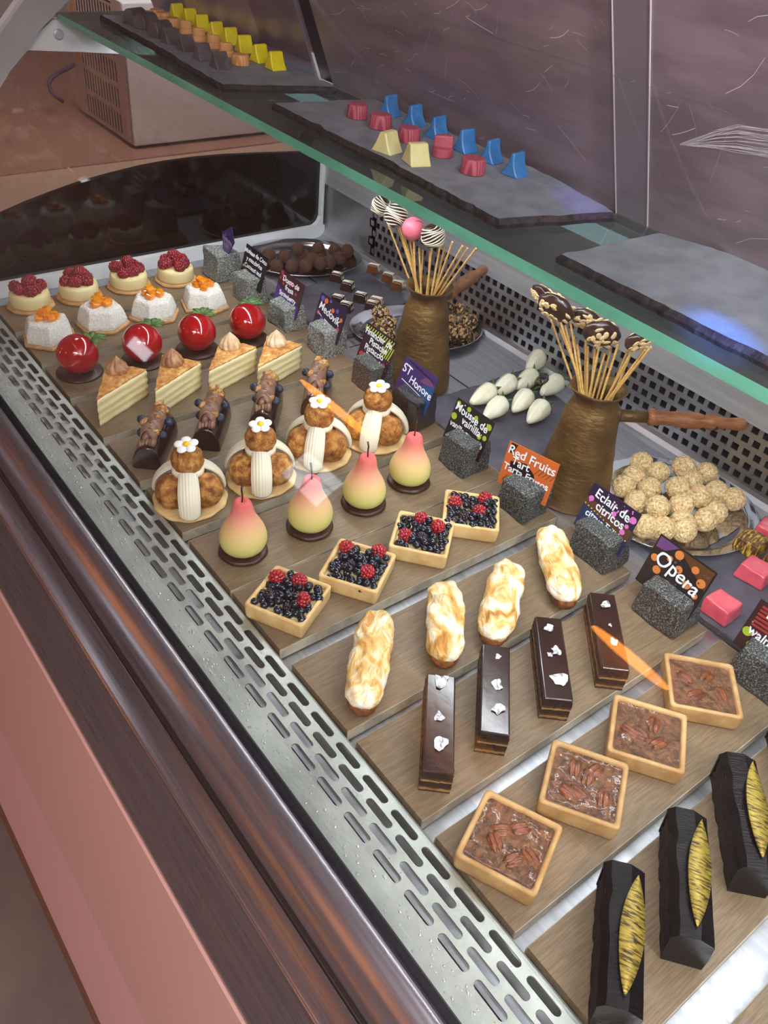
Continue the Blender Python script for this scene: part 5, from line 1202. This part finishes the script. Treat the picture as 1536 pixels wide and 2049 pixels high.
# ------------------------------------------------------------------ room
def st(name, mb, mat): o = obj(name, mb.mesh(name, mat)); o['kind'] = 'structure'; return o
X0, X1, YA, YB, ZC = -2.6, 3.3, -2.8, 4.3, 1.9
st('floor', MB().box(X0, X1, YA, YB, -.92, -.90), m_floor)
st('ceiling', MB().box(X0, X1, YA, YB, ZC, ZC + .02), m_ceil)
st('wall_back', MB().box(X1, X1 + .05, YA, YB, -.9, ZC), m_wallp)
st('wall_front', MB().box(X0 - .05, X0, YA, YB, -.9, ZC), m_wall)
st('wall_left', MB().box(X0, X1, YB, YB + .05, -.9, ZC), m_wall)
st('wall_right', MB().box(X0, X1, YA - .05, YA, -.9, ZC), m_wallp)
def area(name, loc, size, energy, col, rot=(0, 0, 0), shape='RECTANGLE'):
    l = bpy.data.lights.new(name, 'AREA'); l.shape = shape; l.size = size[0]; l.size_y = size[1]; l.energy = energy; l.color = col
    o_ = bpy.data.objects.new(name, l); C.objects.link(o_); o_.location = loc; o_.rotation_euler = rot; return o_
e_panel = emit('ceiling_panel_light', (255, 244, 240), 17.0)
for i, (x, y) in enumerate([(-1.2, -.7), (-1.9, -2.0), (1.0, .2), (1.0, 2.2), (-.2, -1.9)]):
    p = thing('ceiling_light', 'square ceiling light panel, number %s along the shop' % ('one', 'two', 'three', 'four', 'five', 'six')[i], 'ceiling light', loc=(x, y, ZC))
    obj('frame', MB().box(-.33, .33, -.33, .33, -.03, 0).mesh('frame', m_whiteframe), p); obj('diffuser', MB().box(-.3, .3, -.3, .3, -.034, -.03).mesh('diffuser', e_panel), p)
area('case_led', (.718, .62, .426), (.02, 1.9), 7.2, (.93, .97, 1.0), rot=(0, -.15, 0))
can = thing('front_fill_lamp', 'added square fill lamp, out of view, over the customer side of the case', 'lamp', loc=(-.28, -.30, 1.30))  # added fill lamp, unseen; brightens the upper shelf from the customer side
obj('housing', MB().box(-.3, .3, -.3, .3, 0, .04).mesh('housing', m_whiteframe), can); obj('cord', MB().tube([(0, .2, .04), (0, .2, .60)], .004, 8).mesh('cord', m_rubber), can); obj('cord', MB().tube([(0, -.2, .04), (0, -.2, .60)], .004, 8).mesh('cord', m_rubber), can)
area('front_fill_light', (-.28, -.30, 1.295), (.5, .5), 36, (1.0, .98, .97), rot=(0, -.5, 0))
top = thing('shelf_fill_lamp', 'added strip fill lamp, out of view above the near end of the glass shelf', 'lamp', loc=(.40, -.15, .90))  # unseen strip lamp added to brighten the slates on the glass shelf
obj('housing', MB().box(-.03, .03, -.42, .42, 0, .03).mesh('housing', m_whiteframe), top); obj('cord', MB().tube([(0, 0, .03), (0, 0, 1.0)], .004, 8).mesh('cord', m_rubber), top)
area('shelf_fill_light', (.40, -.15, .895), (.05, .8), 12, (1.0, .97, .95), rot=(.5, -.15, 0))
pl_ = thing('counter_fill_lamp', 'added drum fill lamp, out of view over the counter with the white appliance', 'lamp', loc=(.85, 2.0, 1.25))  # unseen lamp added to brighten the appliance beyond the end window
obj('lamp_shade', MB().lathe([(.0001, 0.01), (.12, 0.01), (.12, .12), (.0001, .13)], 24).mesh('lamp_shade', m_whiteframe, True), pl_); obj('cord', MB().tube([(0, 0, .12), (0, 0, .65)], .004, 8).mesh('cord', m_rubber), pl_)
area('counter_fill_light', (.85, 2.0, 1.25), (.2, .2), 11, (1.0, .97, .95), rot=(.25, -.1, 0))
def spot(name, loc, tgt, energy, col, ang, blend=.5):
    l = bpy.data.lights.new(name, 'SPOT'); l.energy = energy; l.color = col; l.spot_size = math.radians(ang); l.spot_blend = blend; l.shadow_soft_size = .01
    o_ = bpy.data.objects.new(name, l); C.objects.link(o_); o_.location = loc; o_.rotation_euler = (Vector(tgt) - Vector(loc)).to_track_quat('-Z', 'Y').to_euler()
spot('blue_spot', (-.1, -1.0, 1.45), at(1450, 672, .461), 900, (.05, .25, 1), 1.7)
spot('violet_spot', (-.1, -1.05, 1.45), at(1160, 405, .461), 260, (.25, .15, 1), 1.5)
# lamps and windows of the shop that mirror in the front glass
m_or = emit('orange_lamp_glow', (255, 150, 50), 20)
for (y, z, l, lb) in ((3.31, 1.41, .36, 'farther'), (1.115, 1.37, .21, 'nearer')):
    t = thing('pendant_lamp', 'long orange leaf-shaped pendant lamp over the customer side, %s one' % lb, 'lamp', loc=(-2.45, y, z))
    obj('lamp_shade', MB().ball((0, 0, 0), 1, 20, 16, scale=(.06, l, .055)).mesh('lamp_shade', m_or, True), t)
    obj('cord', MB().tube([(0, 0, .05), (0, 0, ZC - z)], .004, 8).mesh('cord', m_rubber), t)
e_win = emit('daylight_pane', (226, 236, 246), 6)
def window(nm, y0, y1, z0, z1, wall='x'):
    if wall == 'x':
        f = MB().box(-2.6, -2.58, y0 - .03, y1 + .03, z0 - .03, z1 + .03); g = MB()
        ym = (y0 + y1) / 2; zm = z0 + (z1 - z0) * .62
        for (a, b_, c_, d_) in ((y0, ym - .01, z0, zm - .012), (ym + .01, y1, z0, zm - .012), (y0, ym - .01, zm + .012, z1), (ym + .01, y1, zm + .012, z1)): g.box(-2.58, -2.575, a, b_, c_, d_)
    else:
        f = MB().box(y0 - .02, y1 + .02, 4.28, 4.3, z0 - .02, z1 + .02); g = MB().box(y0, y1, 4.272, 4.28, z0, z1)
    o = obj(nm, f.mesh(nm, m_whiteframe)); o['kind'] = 'structure'; obj('pane', g.mesh('pane', e_win), o)
window('window_1', 2.86, 3.2, .25, .72)
window('window_2', -2.2, -2.04, .02, .2, 'y')
pp = emit('violet_sign_glow', (150, 90, 240), 1.1); po = emit('amber_sign_glow', (255, 160, 80), 1.0)
for (nm, y, m_, lb) in (('violet_light_box', -.6, pp, 'violet backlit panel standing on the floor by the customer wall'), ('amber_light_box', 1.3, po, 'amber backlit panel standing on the floor by the customer wall')):
    t = thing(nm, lb, 'light box', loc=(-2.5, y, -.9)); obj('housing', MB().box(-.08, 0, -.62, .62, 0, .62).mesh('housing', m_rubber), t); obj('lit_face', MB().box(0, .004, -.6, .6, .02, .6).mesh('lit_face', m_), t)

# ------------------------------------------------------------------ camera
cam = bpy.data.cameras.new('camera'); co = bpy.data.objects.new('camera', cam); C.objects.link(co)
cam.sensor_fit = 'VERTICAL'; cam.sensor_height = 24; cam.sensor_width = 18; cam.lens = 24 * F / 2049; cam.clip_start = .01
mw = Matrix([[R3[i][0], -R3[i][1], -R3[i][2], (0, 0, CAMH)[i]] for i in range(3)] + [[0, 0, 0, 1]])
co.matrix_world = mw
bpy.context.scene.camera = co
# lift everything from deck level to its height above the floor
bpy.context.view_layer.update()
for o in list(C.objects):
    if o.parent is None: o.location.z += DECK
sc = bpy.context.scene
wd = bpy.data.worlds.new('world'); sc.world = wd; wd.use_nodes = True; wd.node_tree.nodes['Background'].inputs[0].default_value = (.02, .018, .02, 1)
sc.view_settings.view_transform = 'Standard'; sc.view_settings.look = 'None'; sc.view_settings.gamma = 1; sc.view_settings.exposure = -0.08
try: sc.view_settings.use_curve_mapping = False
except Exception: pass
try: sc.cycles.transparent_max_bounces = 24
except Exception: pass
